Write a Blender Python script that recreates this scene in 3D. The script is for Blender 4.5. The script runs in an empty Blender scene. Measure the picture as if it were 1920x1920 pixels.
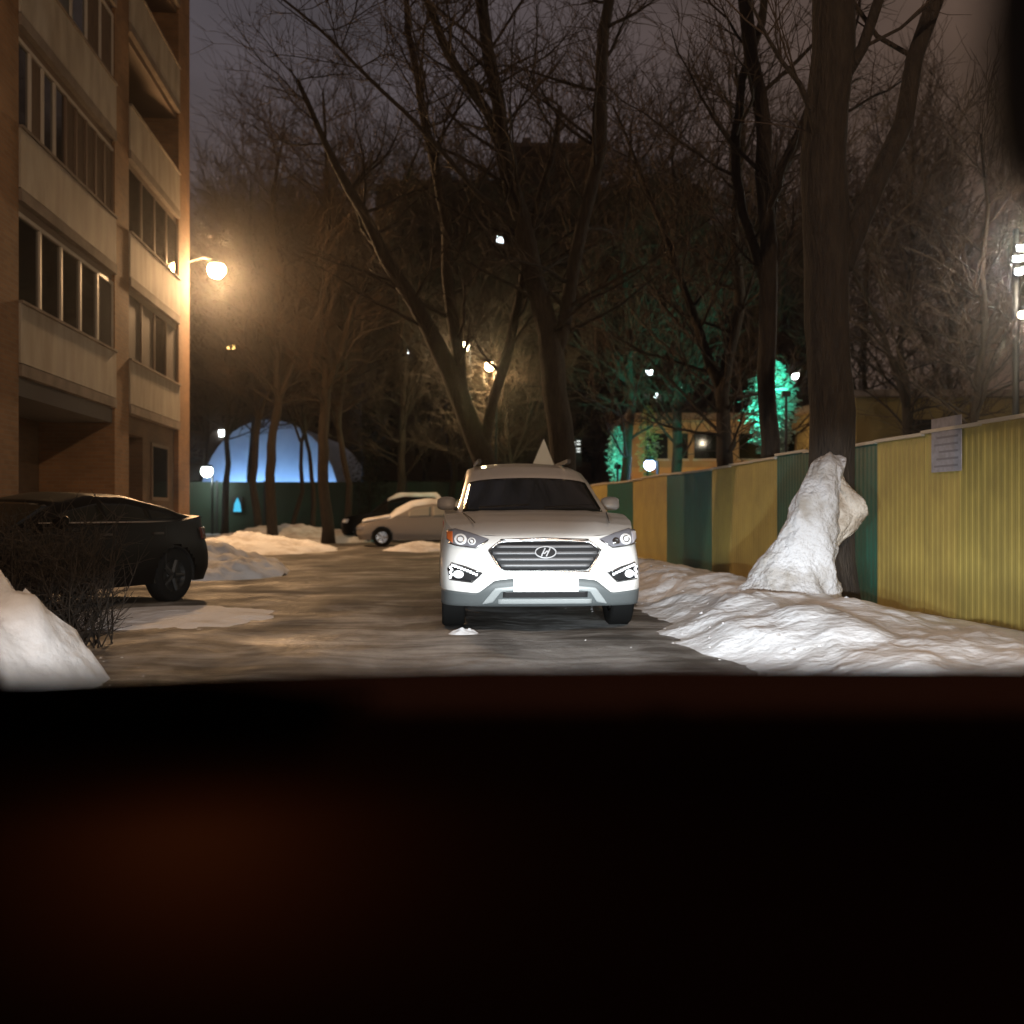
import bpy, math, random
from mathutils import Vector, noise, Matrix

R = math.radians
random.seed(7)
SC = bpy.context.scene
COL = SC.collection
H = 1.13          # height of the eye above the road
F = 1920.0        # focal length in photo pixels

def P(px, py, Y):
    """a point of the place that the photograph shows at px, py, Y metres ahead"""
    return Vector(((px - 960) / F * Y, Y, H + (960 - py) / F * Y))

# ------------------------------------------------------------------ camera
cd = bpy.data.cameras.new('camera')
cam = bpy.data.objects.new('camera', cd)
COL.objects.link(cam)
cam.location = (0, 0, H)
cam.rotation_euler = (R(90), 0, 0)
cd.sensor_width = 36
cd.lens = 36
cd.clip_start = 0.02
cd.clip_end = 600
cd.dof.use_dof = True
cd.dof.focus_distance = 9.2
cd.dof.aperture_fstop = 1.35
SC.camera = cam

# ------------------------------------------------------------------ night sky
world = bpy.data.worlds.new('World')
SC.world = world
world.use_nodes = True
wn, wl = world.node_tree.nodes, world.node_tree.links
for n in list(wn):
    wn.remove(n)
wo = wn.new('ShaderNodeOutputWorld')
bg = wn.new('ShaderNodeBackground')
tc = wn.new('ShaderNodeTexCoord')
mp = wn.new('ShaderNodeMapping')
mp.inputs['Scale'].default_value = (1.0, 1.0, 2.2)
nz = wn.new('ShaderNodeTexNoise')
nz.inputs['Scale'].default_value = 2.6
nz.inputs['Detail'].default_value = 5
nz.inputs['Roughness'].default_value = 0.5
cr = wn.new('ShaderNodeValToRGB')
cr.color_ramp.elements[0].position = 0.33
cr.color_ramp.elements[0].color = (0.036, 0.032, 0.036, 1)
cr.color_ramp.elements[1].position = 0.68
cr.color_ramp.elements[1].color = (0.078, 0.068, 0.078, 1)
wl.new(tc.outputs['Generated'], mp.inputs['Vector'])
wl.new(mp.outputs['Vector'], nz.inputs['Vector'])
wl.new(nz.outputs['Fac'], cr.inputs['Fac'])
sxyz = wn.new('ShaderNodeSeparateXYZ')
wl.new(tc.outputs['Generated'], sxyz.inputs[0])
mrx = wn.new('ShaderNodeMapRange'); mrx.interpolation_type = 'SMOOTHSTEP'
mrx.inputs['From Min'].default_value = -.25; mrx.inputs['From Max'].default_value = .5
wl.new(sxyz.outputs['X'], mrx.inputs['Value'])
mrz = wn.new('ShaderNodeMapRange'); mrz.interpolation_type = 'SMOOTHSTEP'
mrz.inputs['From Min'].default_value = .5; mrz.inputs['From Max'].default_value = .0
wl.new(sxyz.outputs['Z'], mrz.inputs['Value'])
mxx = wn.new('ShaderNodeMath'); mxx.operation = 'MAXIMUM'
wl.new(mrx.outputs[0], mxx.inputs[0]); wl.new(mrz.outputs[0], mxx.inputs[1])
mul = wn.new('ShaderNodeMix'); mul.data_type = 'RGBA'; mul.blend_type = 'MULTIPLY'
mul.inputs[7].default_value = (1.0, .72, .44, 1)
wl.new(mxx.outputs[0], mul.inputs[0]); wl.new(cr.outputs['Color'], mul.inputs[6])
wl.new(mul.outputs[2], bg.inputs['Color'])
bg.inputs['Strength'].default_value = 1.45
wl.new(bg.outputs['Background'], wo.inputs['Surface'])

SC.view_settings.view_transform = 'Standard'
SC.view_settings.look = 'None'
SC.view_settings.gamma = 1
SC.view_settings.exposure = 0
SC.view_settings.use_curve_mapping = False
SC.render.engine = 'CYCLES'
SC.cycles.use_denoising = True
SC.cycles.max_bounces = 5
SC.cycles.volume_bounces = 0
SC.cycles.sample_clamp_indirect = 3

SODIUM = (1.0, 0.50, 0.17)

def point_light(name, loc, power, color=(1, 1, 1), size=0.08):
    ld = bpy.data.lights.new(name, 'POINT')
    ld.energy = power
    ld.color = color
    ld.shadow_soft_size = size
    o = bpy.data.objects.new(name, ld)
    o.location = loc
    COL.objects.link(o)
    return o

# ------------------------------------------------------------------ materials
MATS = {}
def mat(name, color, rough=0.6, metal=0.0, spec=0.5, coat=0.0, emit=None, estr=0.0,
        noise_amt=0.0, noise_scale=8.0, color2=None, bump=0.0, bump_scale=30.0, stretch=(1, 1, 1), detail=5, ramp=(0.35, 0.65)):
    if name in MATS:
        return MATS[name]
    m = bpy.data.materials.new(name)
    m.use_nodes = True
    nt = m.node_tree
    b = nt.nodes['Principled BSDF']
    b.inputs['Base Color'].default_value = (*color, 1)
    b.inputs['Roughness'].default_value = rough
    b.inputs['Metallic'].default_value = metal
    b.inputs['Specular IOR Level'].default_value = spec
    b.inputs['Coat Weight'].default_value = coat
    b.inputs['Coat Roughness'].default_value = 0.05
    if emit:
        b.inputs['Emission Color'].default_value = (*emit, 1)
        b.inputs['Emission Strength'].default_value = estr
    if color2 or bump:
        t = nt.nodes.new('ShaderNodeTexCoord')
        mpp = nt.nodes.new('ShaderNodeMapping')
        mpp.inputs['Scale'].default_value = stretch
        nt.links.new(t.outputs['Object'], mpp.inputs['Vector'])
    if color2:
        n = nt.nodes.new('ShaderNodeTexNoise')
        n.inputs['Scale'].default_value = noise_scale
        n.inputs['Detail'].default_value = detail
        nt.links.new(mpp.outputs['Vector'], n.inputs['Vector'])
        r = nt.nodes.new('ShaderNodeValToRGB')
        r.color_ramp.elements[0].position = ramp[0]
        r.color_ramp.elements[1].position = ramp[1]
        r.color_ramp.elements[0].color = (*color, 1)
        r.color_ramp.elements[1].color = (*color2, 1)
        nt.links.new(n.outputs['Fac'], r.inputs['Fac'])
        nt.links.new(r.outputs['Color'], b.inputs['Base Color'])
    if bump:
        n2 = nt.nodes.new('ShaderNodeTexNoise')
        n2.inputs['Scale'].default_value = bump_scale
        n2.inputs['Detail'].default_value = 4
        nt.links.new(mpp.outputs['Vector'], n2.inputs['Vector'])
        bp = nt.nodes.new('ShaderNodeBump')
        bp.inputs['Strength'].default_value = bump
        bp.inputs['Distance'].default_value = 0.05
        nt.links.new(n2.outputs['Fac'], bp.inputs['Height'])
        nt.links.new(bp.outputs['Normal'], b.inputs['Normal'])
    MATS[name] = m
    return m

def brick_mat(name, c1, c2, mortar, scale=1.0):
    if name in MATS:
        return MATS[name]
    m = bpy.data.materials.new(name)
    m.use_nodes = True
    nt = m.node_tree
    b = nt.nodes['Principled BSDF']
    b.inputs['Roughness'].default_value = 0.85
    t = nt.nodes.new('ShaderNodeTexCoord')
    sx = nt.nodes.new('ShaderNodeSeparateXYZ')
    cx = nt.nodes.new('ShaderNodeCombineXYZ')
    ad = nt.nodes.new('ShaderNodeMath'); ad.operation = 'ADD'
    nt.links.new(t.outputs['Object'], sx.inputs[0])
    nt.links.new(sx.outputs['X'], ad.inputs[0])
    nt.links.new(sx.outputs['Y'], ad.inputs[1])
    nt.links.new(ad.outputs[0], cx.inputs['X'])
    nt.links.new(sx.outputs['Z'], cx.inputs['Y'])
    br = nt.nodes.new('ShaderNodeTexBrick')
    br.inputs['Scale'].default_value = 1.0
    br.inputs['Brick Width'].default_value = 0.26 * scale
    br.inputs['Row Height'].default_value = 0.078 * scale
    br.inputs['Mortar Size'].default_value = 0.009 * scale
    br.inputs['Color1'].default_value = (*c1, 1)
    br.inputs['Color2'].default_value = (*c2, 1)
    br.inputs['Mortar'].default_value = (*mortar, 1)
    nt.links.new(cx.outputs[0], br.inputs['Vector'])
    n = nt.nodes.new('ShaderNodeTexNoise'); n.inputs['Scale'].default_value = 0.9; n.inputs['Detail'].default_value = 6
    nt.links.new(t.outputs['Object'], n.inputs['Vector'])
    mr = nt.nodes.new('ShaderNodeMapRange')
    mr.inputs['From Min'].default_value = 0.3; mr.inputs['From Max'].default_value = 0.7
    mr.inputs['To Min'].default_value = 0.65; mr.inputs['To Max'].default_value = 1.15
    nt.links.new(n.outputs['Fac'], mr.inputs['Value'])
    mx = nt.nodes.new('ShaderNodeVectorMath'); mx.operation = 'SCALE'
    nt.links.new(br.outputs['Color'], mx.inputs[0])
    nt.links.new(mr.outputs[0], mx.inputs['Scale'])
    nt.links.new(mx.outputs[0], b.inputs['Base Color'])
    bp = nt.nodes.new('ShaderNodeBump'); bp.inputs['Strength'].default_value = 0.5; bp.inputs['Distance'].default_value = 0.01
    bp.invert = True
    nt.links.new(br.outputs['Fac'], bp.inputs['Height'])
    nt.links.new(bp.outputs['Normal'], b.inputs['Normal'])
    MATS[name] = m
    return m

def emission(name, color, strength):
    if name in MATS:
        return MATS[name]
    m = bpy.data.materials.new(name)
    m.use_nodes = True
    nt = m.node_tree
    nt.nodes.clear()
    o = nt.nodes.new('ShaderNodeOutputMaterial')
    e = nt.nodes.new('ShaderNodeEmission')
    e.inputs['Color'].default_value = (*color, 1)
    e.inputs['Strength'].default_value = strength
    nt.links.new(e.outputs[0], o.inputs['Surface'])
    MATS[name] = m
    return m

M_snow = mat('snow', (0.62, 0.63, 0.66), 0.75, color2=(0.34, 0.30, 0.27), noise_scale=1.7, bump=0.6, bump_scale=5, ramp=(0.45, 0.75))
M_snow_clean = mat('fresh snow', (0.76, 0.78, 0.82), 0.75, color2=(0.40, 0.37, 0.34), noise_scale=1.9, detail=9, ramp=(0.54, 0.80), bump=0.4, bump_scale=11)
M_bark = mat('bark', (0.014, 0.009, 0.006), 0.9, color2=(0.03, 0.021, 0.014), noise_scale=6, stretch=(3, 3, 0.6), bump=0.8, bump_scale=14)
M_twig = mat('twig bark', (0.05, 0.034, 0.024), 0.9)
M_black = mat('black plastic', (0.012, 0.012, 0.013), 0.55)
M_rubber = mat('rubber', (0.006, 0.006, 0.006), 0.9, spec=.1)
M_chrome = mat('chrome', (0.55, 0.55, 0.56), 0.22, metal=1.0)
M_glass = mat('dark window glass', (0.006, 0.009, 0.008), 0.06, spec=0.6)
M_brick = brick_mat('brick', (0.27, 0.140, 0.062), (0.21, 0.105, 0.046), (0.22, 0.15, 0.095))
M_brick_shaded = brick_mat('brick shaded', (0.13, 0.075, 0.042), (0.10, 0.058, 0.034), (0.11, 0.08, 0.055))  # darker copy of the facade brick: recess shade put into the colour
M_panel = mat('balcony panel', (0.37, 0.33, 0.28), 0.85, color2=(0.27, 0.235, 0.19), noise_scale=1.1, stretch=(2.5, 2.5, .8), bump=0.15, bump_scale=60)
M_slab = mat('concrete slab', (0.22, 0.18, 0.15), 0.9, color2=(0.14, 0.11, 0.09), noise_scale=2)
M_frame = mat('window frame', (0.42, 0.38, 0.33), 0.5)
M_frame_brown = mat('brown frame', (0.12, 0.078, 0.055), 0.6)

# ------------------------------------------------------------------ mesh helpers
class MB:
    def __init__(s):
        s.v = []; s.f = []
    def add(s, vs, fs):
        b = len(s.v)
        s.v += [tuple(v) for v in vs]
        s.f += [tuple(i + b for i in f) for f in fs]
        return s
    def box(s, a, b):
        x0, y0, z0 = [min(p, q) for p, q in zip(a, b)]
        x1, y1, z1 = [max(p, q) for p, q in zip(a, b)]
        return s.add([(x0, y0, z0), (x1, y0, z0), (x1, y1, z0), (x0, y1, z0), (x0, y0, z1), (x1, y0, z1), (x1, y1, z1), (x0, y1, z1)],
                     [(0, 3, 2, 1), (4, 5, 6, 7), (0, 1, 5, 4), (1, 2, 6, 5), (2, 3, 7, 6), (3, 0, 4, 7)])
    def grid(s, pts):
        n, m = len(pts), len(pts[0])
        b = len(s.v)
        for row in pts:
            s.v += [tuple(p) for p in row]
        for i in range(n - 1):
            for j in range(m - 1):
                s.f.append((b + i * m + j, b + i * m + j + 1, b + (i + 1) * m + j + 1, b + (i + 1) * m + j))
        return s
    def shell(s, front, back):
        """closed sheet between two grids of the same size"""
        n, m = len(front), len(front[0])
        b = len(s.v)
        s.grid(front)
        c = len(s.v)
        s.grid([r[:] for r in back])
        nf = (n - 1) * (m - 1)
        s.f[-nf:] = [f[::-1] for f in s.f[-nf:]]
        ring = [(i, 0) for i in range(n)] + [(n - 1, j) for j in range(1, m)] + [(i, m - 1) for i in range(n - 2, -1, -1)] + [(0, j) for j in range(m - 2, 0, -1)]
        for k in range(len(ring)):
            i, j = ring[k]; i2, j2 = ring[(k + 1) % len(ring)]
            s.f.append((b + i * m + j, b + i2 * m + j2, c + i2 * m + j2, c + i * m + j))
        return s
    def tube(s, path, k=6, cap=True):
        b = len(s.v)
        n = len(path)
        up = Vector((0.13, 0.31, 0.94))
        for i, (p, r) in enumerate(path):
            p = Vector(p)
            d = (Vector(path[min(i + 1, n - 1)][0]) - Vector(path[max(i - 1, 0)][0]))
            if d.length < 1e-9: d = Vector((0, 0, 1))
            d.normalize()
            a = d.cross(up)
            if a.length < 1e-3: a = d.cross(Vector((1, 0, 0)))
            a.normalize(); c = d.cross(a)
            for j in range(k):
                t = 2 * math.pi * j / k
                s.v.append(tuple(p + a * (r * math.cos(t)) + c * (r * math.sin(t))))
        for i in range(n - 1):
            for j in range(k):
                j2 = (j + 1) % k
                s.f.append((b + i * k + j, b + i * k + j2, b + (i + 1) * k + j2, b + (i + 1) * k + j))
        if cap:
            s.f.append(tuple(b + j for j in range(k))[::-1])
            s.f.append(tuple(b + (n - 1) * k + j for j in range(k)))
        return s
    def lathe(s, prof, centre=(0, 0, 0), axis='z', k=20):
        b = len(s.v)
        for (r, h) in prof:
            for j in range(k):
                t = 2 * math.pi * j / k
                c_, s_ = r * math.cos(t), r * math.sin(t)
                q = {'z': (c_, s_, h), 'x': (h, c_, s_), 'y': (c_, h, s_)}[axis]
                s.v.append((q[0] + centre[0], q[1] + centre[1], q[2] + centre[2]))
        for i in range(len(prof) - 1):
            for j in range(k):
                j2 = (j + 1) % k
                s.f.append((b + i * k + j, b + i * k + j2, b + (i + 1) * k + j2, b + (i + 1) * k + j))
        return s
    def build(s, name, m, parent=None, smooth=False, kind=None, label=None, mesh_only=False):
        me = bpy.data.meshes.new(name)
        me.from_pydata(s.v, [], s.f)
        me.materials.append(m)
        if smooth:
            me.polygons.foreach_set('use_smooth', [True] * len(me.polygons))
        me.update()
        if mesh_only:
            return me
        o = bpy.data.objects.new(name, me)
        COL.objects.link(o)
        if parent: o.parent = parent
        if kind: o['kind'] = kind
        if label: o['label'] = label
        return o

def thing(name, label, cat, loc=(0, 0, 0), rz=0.0, group=None):
    o = bpy.data.objects.new(name, None)
    o.empty_display_size = 0.3
    COL.objects.link(o)
    o.location = loc
    o.rotation_euler = (0, 0, rz)
    o['label'] = label
    o['category'] = cat
    if group: o['group'] = group
    return o

def tag(o, label, cat, group=None):
    o['label'] = label; o['category'] = cat
    if group: o['group'] = group
    return o

def inst(name, me, loc, parent, rot=(0, 0, 0), scale=(1, 1, 1)):
    o = bpy.data.objects.new(name, me)
    COL.objects.link(o)
    o.location = loc; o.rotation_euler = rot; o.scale = scale
    if parent: o.parent = parent
    return o

def interp(tbl, x):
    if x <= tbl[0][0]: return tbl[0][1]
    for (a, p), (b, q) in zip(tbl, tbl[1:]):
        if x <= b:
            return p + (q - p) * (x - a) / (b - a)
    return tbl[-1][1]

def smoothstep(a, b, x):
    t = max(0.0, min(1.0, (x - a) / (b - a)))
    return t * t * (3 - 2 * t)

def fbm(x, y, z=0.0, o=4):
    s, a = 0.0, 1.0
    for _ in range(o):
        s += a * noise.noise(Vector((x, y, z)))
        x *= 2.07; y *= 2.07; z *= 2.07; a *= 0.5
    return s

# ------------------------------------------------------------------ ground, road, snow banks
def road_cx(Y):
    return -1.3 - 0.09 * Y + (0.0 if Y < 24 else 0.0)

def sheet(name, x0, x1, y0, y1, nx, ny, zf, m, kind='structure', smooth=True):
    pts = []
    for i in range(ny + 1):
        t = i / ny
        y = y0 + (y1 - y0) * t
        row = []
        for j in range(nx + 1):
            x = x0 + (x1 - x0) * j / nx
            row.append((x, y, zf(x, y)))
        pts.append(row)
    mb = MB().grid(pts)
    return mb.build(name, m, smooth=smooth, kind=kind)

M_ground = mat('dirty snow ground', (0.46, 0.43, 0.41), 0.85, color2=(0.22, 0.18, 0.15), noise_scale=0.35, bump=0.5, bump_scale=3)
sheet('ground', -220, 220, -120, 420, 44, 54, lambda x, y: -0.012, M_ground)

# road: icy brown packed snow, wet and streaked along its length
m = bpy.data.materials.new('icy road')
m.use_nodes = True
nt = m.node_tree
b = nt.nodes['Principled BSDF']
t = nt.nodes.new('ShaderNodeTexCoord')
def mapped(scale, rot=0.0):
    q = nt.nodes.new('ShaderNodeMapping')
    q.inputs['Scale'].default_value = scale
    q.inputs['Rotation'].default_value = (0, 0, rot)
    nt.links.new(t.outputs['Object'], q.inputs['Vector'])
    return q
def nnoise(mapn, scale, detail=6, rough=0.6, dist=0.0):
    q = nt.nodes.new('ShaderNodeTexNoise')
    q.inputs['Scale'].default_value = scale
    q.inputs['Detail'].default_value = detail
    q.inputs['Roughness'].default_value = rough
    q.inputs['Distortion'].default_value = dist
    nt.links.new(mapn.outputs[0], q.inputs['Vector'])
    return q
na = nnoise(mapped((0.9, 0.35, 1), R(5)), 1.0, 6, 0.55, 0.4)
nb = nnoise(mapped((0.45, 1.1, 1), R(8)), 1.2, 7, 0.62, 0.9)
mx = nt.nodes.new('ShaderNodeMix'); mx.data_type = 'FLOAT'
mx.inputs[0].default_value = 0.55
nt.links.new(na.outputs['Fac'], mx.inputs[2]); nt.links.new(nb.outputs['Fac'], mx.inputs[3])
rp = nt.nodes.new('ShaderNodeValToRGB')
rp.color_ramp.elements[0].position = 0.41; rp.color_ramp.elements[0].color = (0.045, 0.041, 0.038, 1)
rp.color_ramp.elements[1].position = 0.64; rp.color_ramp.elements[1].color = (0.42, 0.42, 0.42, 1)
e = rp.color_ramp.elements.new(0.51); e.color = (0.12, 0.11, 0.10, 1)
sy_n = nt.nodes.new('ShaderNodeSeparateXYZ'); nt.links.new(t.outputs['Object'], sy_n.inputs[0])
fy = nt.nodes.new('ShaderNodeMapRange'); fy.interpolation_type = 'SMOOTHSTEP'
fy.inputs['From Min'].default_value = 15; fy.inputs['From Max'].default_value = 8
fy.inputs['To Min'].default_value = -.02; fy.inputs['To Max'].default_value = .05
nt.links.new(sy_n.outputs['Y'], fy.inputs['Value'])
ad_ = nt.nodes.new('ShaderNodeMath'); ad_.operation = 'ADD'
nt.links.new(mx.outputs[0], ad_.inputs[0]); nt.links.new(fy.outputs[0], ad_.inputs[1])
nt.links.new(ad_.outputs[0], rp.inputs['Fac']); nt.links.new(rp.outputs['Color'], b.inputs['Base Color'])
rr_ = nt.nodes.new('ShaderNodeMapRange')
rr_.inputs['From Min'].default_value = .35; rr_.inputs['From Max'].default_value = .65
rr_.inputs['To Min'].default_value = .5; rr_.inputs['To Max'].default_value = .9
b.inputs['Specular IOR Level'].default_value = .3
nt.links.new(nnoise(mapped((1, 1, 1)), 0.8, 6, 0.6, 0.5).outputs['Fac'], rr_.inputs['Value'])
nt.links.new(rr_.outputs[0], b.inputs['Roughness'])
nc = nnoise(mapped((1, 1, 1)), 7.0, 5, 0.6)
bp = nt.nodes.new('ShaderNodeBump'); bp.inputs['Strength'].default_value = 0.7; bp.inputs['Distance'].default_value = 0.04
nt.links.new(nc.outputs['Fac'], bp.inputs['Height']); nt.links.new(bp.outputs['Normal'], b.inputs['Normal'])
M_road = m

def road_mesh():
    pts = []
    n = 140
    for i in range(n + 1):
        y = -14 + 62 * i / n
        cx = road_cx(y)
        row = []
        for j in range(41):
            u = -1 + 2 * j / 40
            w = 3.9 + 0.35 * fbm(y * 0.4, u * 2, 3)
            x = cx + 0.9 + u * w
            z = 0.008 + 0.014 * fbm(x * 1.3, y * 0.6, 1) - 0.02 * max(0, abs(u) - 0.9) * 10
            # shallow wheel ruts
            for c in (-1.5, -0.2, 1.2, 2.4):
                z -= 0.012 * math.exp(-((x - cx - c) / 0.22) ** 2)
            row.append((x, y, z + 0.012))
        pts.append(row)
    return MB().grid(pts).build('road', M_road, smooth=True, kind='structure')
road_mesh()

def fence_x(Y): return 5.62 - 0.1 * Y

def bank_right(x, y):
    a = x - (1.36 - 0.025 * (y - 8) - (0.10 * (y - 16) if y > 16 else 0))     # distance in from the road edge
    a += 0.22 * fbm(y * 0.5, 2.0, 5) + 0.10 * fbm(y * 2.3, x * 1.5, 7)
    b_ = (fence_x(y) + 0.3) - x
    h = 0.29 * smoothstep(0, 1.1, a) * (0.02 + 0.98 * smoothstep(0.0, 2.2, b_))
    h *= smoothstep(2.5, 9.5, y) * 0.55 + 0.45
    h *= 1 + 0.35 * fbm(x * 0.9, y * 0.55, 9)
    h += (0.055 * fbm(x * 2.1, y * 1.3, 4) + 0.022 * fbm(x * 7, y * 6, 2)) * smoothstep(0, 0.6, a) * (0.3 + 0.7 * smoothstep(0, 1.2, b_))
    return h - 0.06 * (1 - smoothstep(-0.3, 0.15, a))
sheet('snow_bank', 0.2, 6.1, 1.0, 31, 90, 330, bank_right, M_snow_clean)

def mound(name, cx, cy, rx, ry, h, m=None, seed=0.0, n=60, sharp=1.4):
    pts = []
    for i in range(n + 1):
        row = []
        for j in range(n + 1):
            u = -1 + 2 * j / n; v = -1 + 2 * i / n
            r = math.sqrt(u * u + v * v) + 0.13 * fbm(u * 2 + seed, v * 2, seed)
            z = h * max(0.0, 1 - r) ** (1 / sharp) if r < 1 else 0.0
            x = cx + u * rx; y = cy + v * ry
            z *= 1 + 0.28 * fbm(x * 1.6, y * 1.6, seed)
            z += (0.13 * fbm(x * 3.0, y * 3.0, seed + 3) + 0.05 * fbm(x * 9, y * 9, seed, 3) - 0.05 * abs(fbm(x * 5, y * 5, seed + 8, 2))) * h * smoothstep(1.0, 0.75, r) if r < 1 else 0
            row.append((x, y, z - 0.05 * smoothstep(0.85, 1.0, r)))
        pts.append(row)
    return MB().grid(pts).build(name, m or M_snow_clean, smooth=True, kind='structure')

mound('snow_bank', -4.75, 6.3, 2.25, 1.9, 1.5, seed=1.3, sharp=1.15)
mound('snow_bank', -5.9, 18.6, 1.9, 2.6, 0.62, seed=5.1, m=M_snow)
mound('snow_bank', -7.6, 29.5, 2.6, 3.6, 0.52, seed=8.2, m=M_snow)
mound('snow_bank', -8.4, 39.0, 3.6, 3.0, 0.65, seed=11.2, m=M_snow)
mound('snow_patch', -3.7, 10.9, 1.35, 1.5, 0.075, seed=21.2)
mound('snow_bank', -2.6, 29.8, 1.2, 1.3, 0.28, seed=15.2, m=M_snow)

# crumbs of snow and ice along the foot of the banks
rnd = random.Random(77)
mb = MB()
for i in range(210):
    if i < 150:
        y = rnd.uniform(6.5, 16); x = 1.30 - .025 * (y - 8) + abs(rnd.gauss(0, .35)) * rnd.choice((-1, -.6, 1, 2.2, 4))
        z = max(.012, bank_right(x, y))
    else:
        a = rnd.uniform(-1.2, 1.4); x = -4.75 + 2.2 * math.cos(a) * rnd.uniform(.95, 1.15); y = 6.4 + 1.9 * math.sin(a) * rnd.uniform(.95, 1.2); z = .015
    q = rnd.uniform(.008, .028)
    pts = [(x + q * rnd.uniform(.6, 1.2) * dx, y + q * rnd.uniform(.6, 1.2) * dy, z + q * rnd.uniform(.3, .9) * dz) for dx, dy, dz in ((1, 0, 0), (0, 1, 0), (-1, 0, 0), (0, -1, 0), (.1, .1, 1), (0, 0, -.3))]
    mb.add(pts, [(0, 1, 4), (1, 2, 4), (2, 3, 4), (3, 0, 4), (1, 0, 5), (2, 1, 5), (3, 2, 5), (0, 3, 5)])
cr_o = mb.build('snow_crumbs', M_snow, smooth=False, kind='stuff')
tag(cr_o, 'loose crumbs of snow and ice along the foot of the snow banks', 'snow crumbs')

# little lump of fresh snow in front of the parked car
mb = MB()
pts = []
for i in range(13):
    row = []
    for j in range(25):
        t_ = 2 * math.pi * j / 24; r_ = i / 12
        x = 0.15 * r_ * math.cos(t_); y = 0.12 * r_ * math.sin(t_)
        row.append((x, y, 0.055 * (1 - r_ ** 2) * (1 + 0.5 * fbm(x * 14, y * 14, 2))))
    pts.append(row)
lump = mb.grid(pts).build('snow_lump', M_snow_clean, smooth=True)
lump.location = (-0.44, 9.35, 0.012)
tag(lump, 'small white lump of snow on the road in front of the white car', 'snow lump')

# ------------------------------------------------------------------ apartment building on the left
def fx(Y): return -6.465 - 0.09 * Y
BROT = math.atan(0.09)          # facade runs along local y
bld = thing('apartment_building', 'brick apartment building with pale balcony panels standing left of the road', 'building', (fx(0), 0, 0), BROT)
cb = math.cos(BROT)
def ly(Y): return Y / cb        # local y of the facade point at world Y
PIL = [(9.0, 16.5), (21.7, 22.75), (27.45, 28.75)]
BAYS = [(16.5, 21.7), (22.75, 27.45)]
Z0, ST, NF = 3.52, 2.83, 9
TOP = Z0 + ST * NF
DEP = 12.0
mb = MB()
for a, c in PIL:
    mb.box((-1.549, ly(a), -0.3), (0, ly(c), TOP + 0.6))
mb.build('brick_pier', M_brick, bld)
mb = MB()
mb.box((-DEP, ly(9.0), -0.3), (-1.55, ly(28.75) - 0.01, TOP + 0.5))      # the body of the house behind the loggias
mb.build('wall', M_brick_shaded, bld)
mb = MB().box((-DEP - 0.2, ly(8.8), TOP + 0.6), (0.25, ly(29.0), TOP + 0.95))
mb.build('roof', M_slab, bld)
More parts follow.
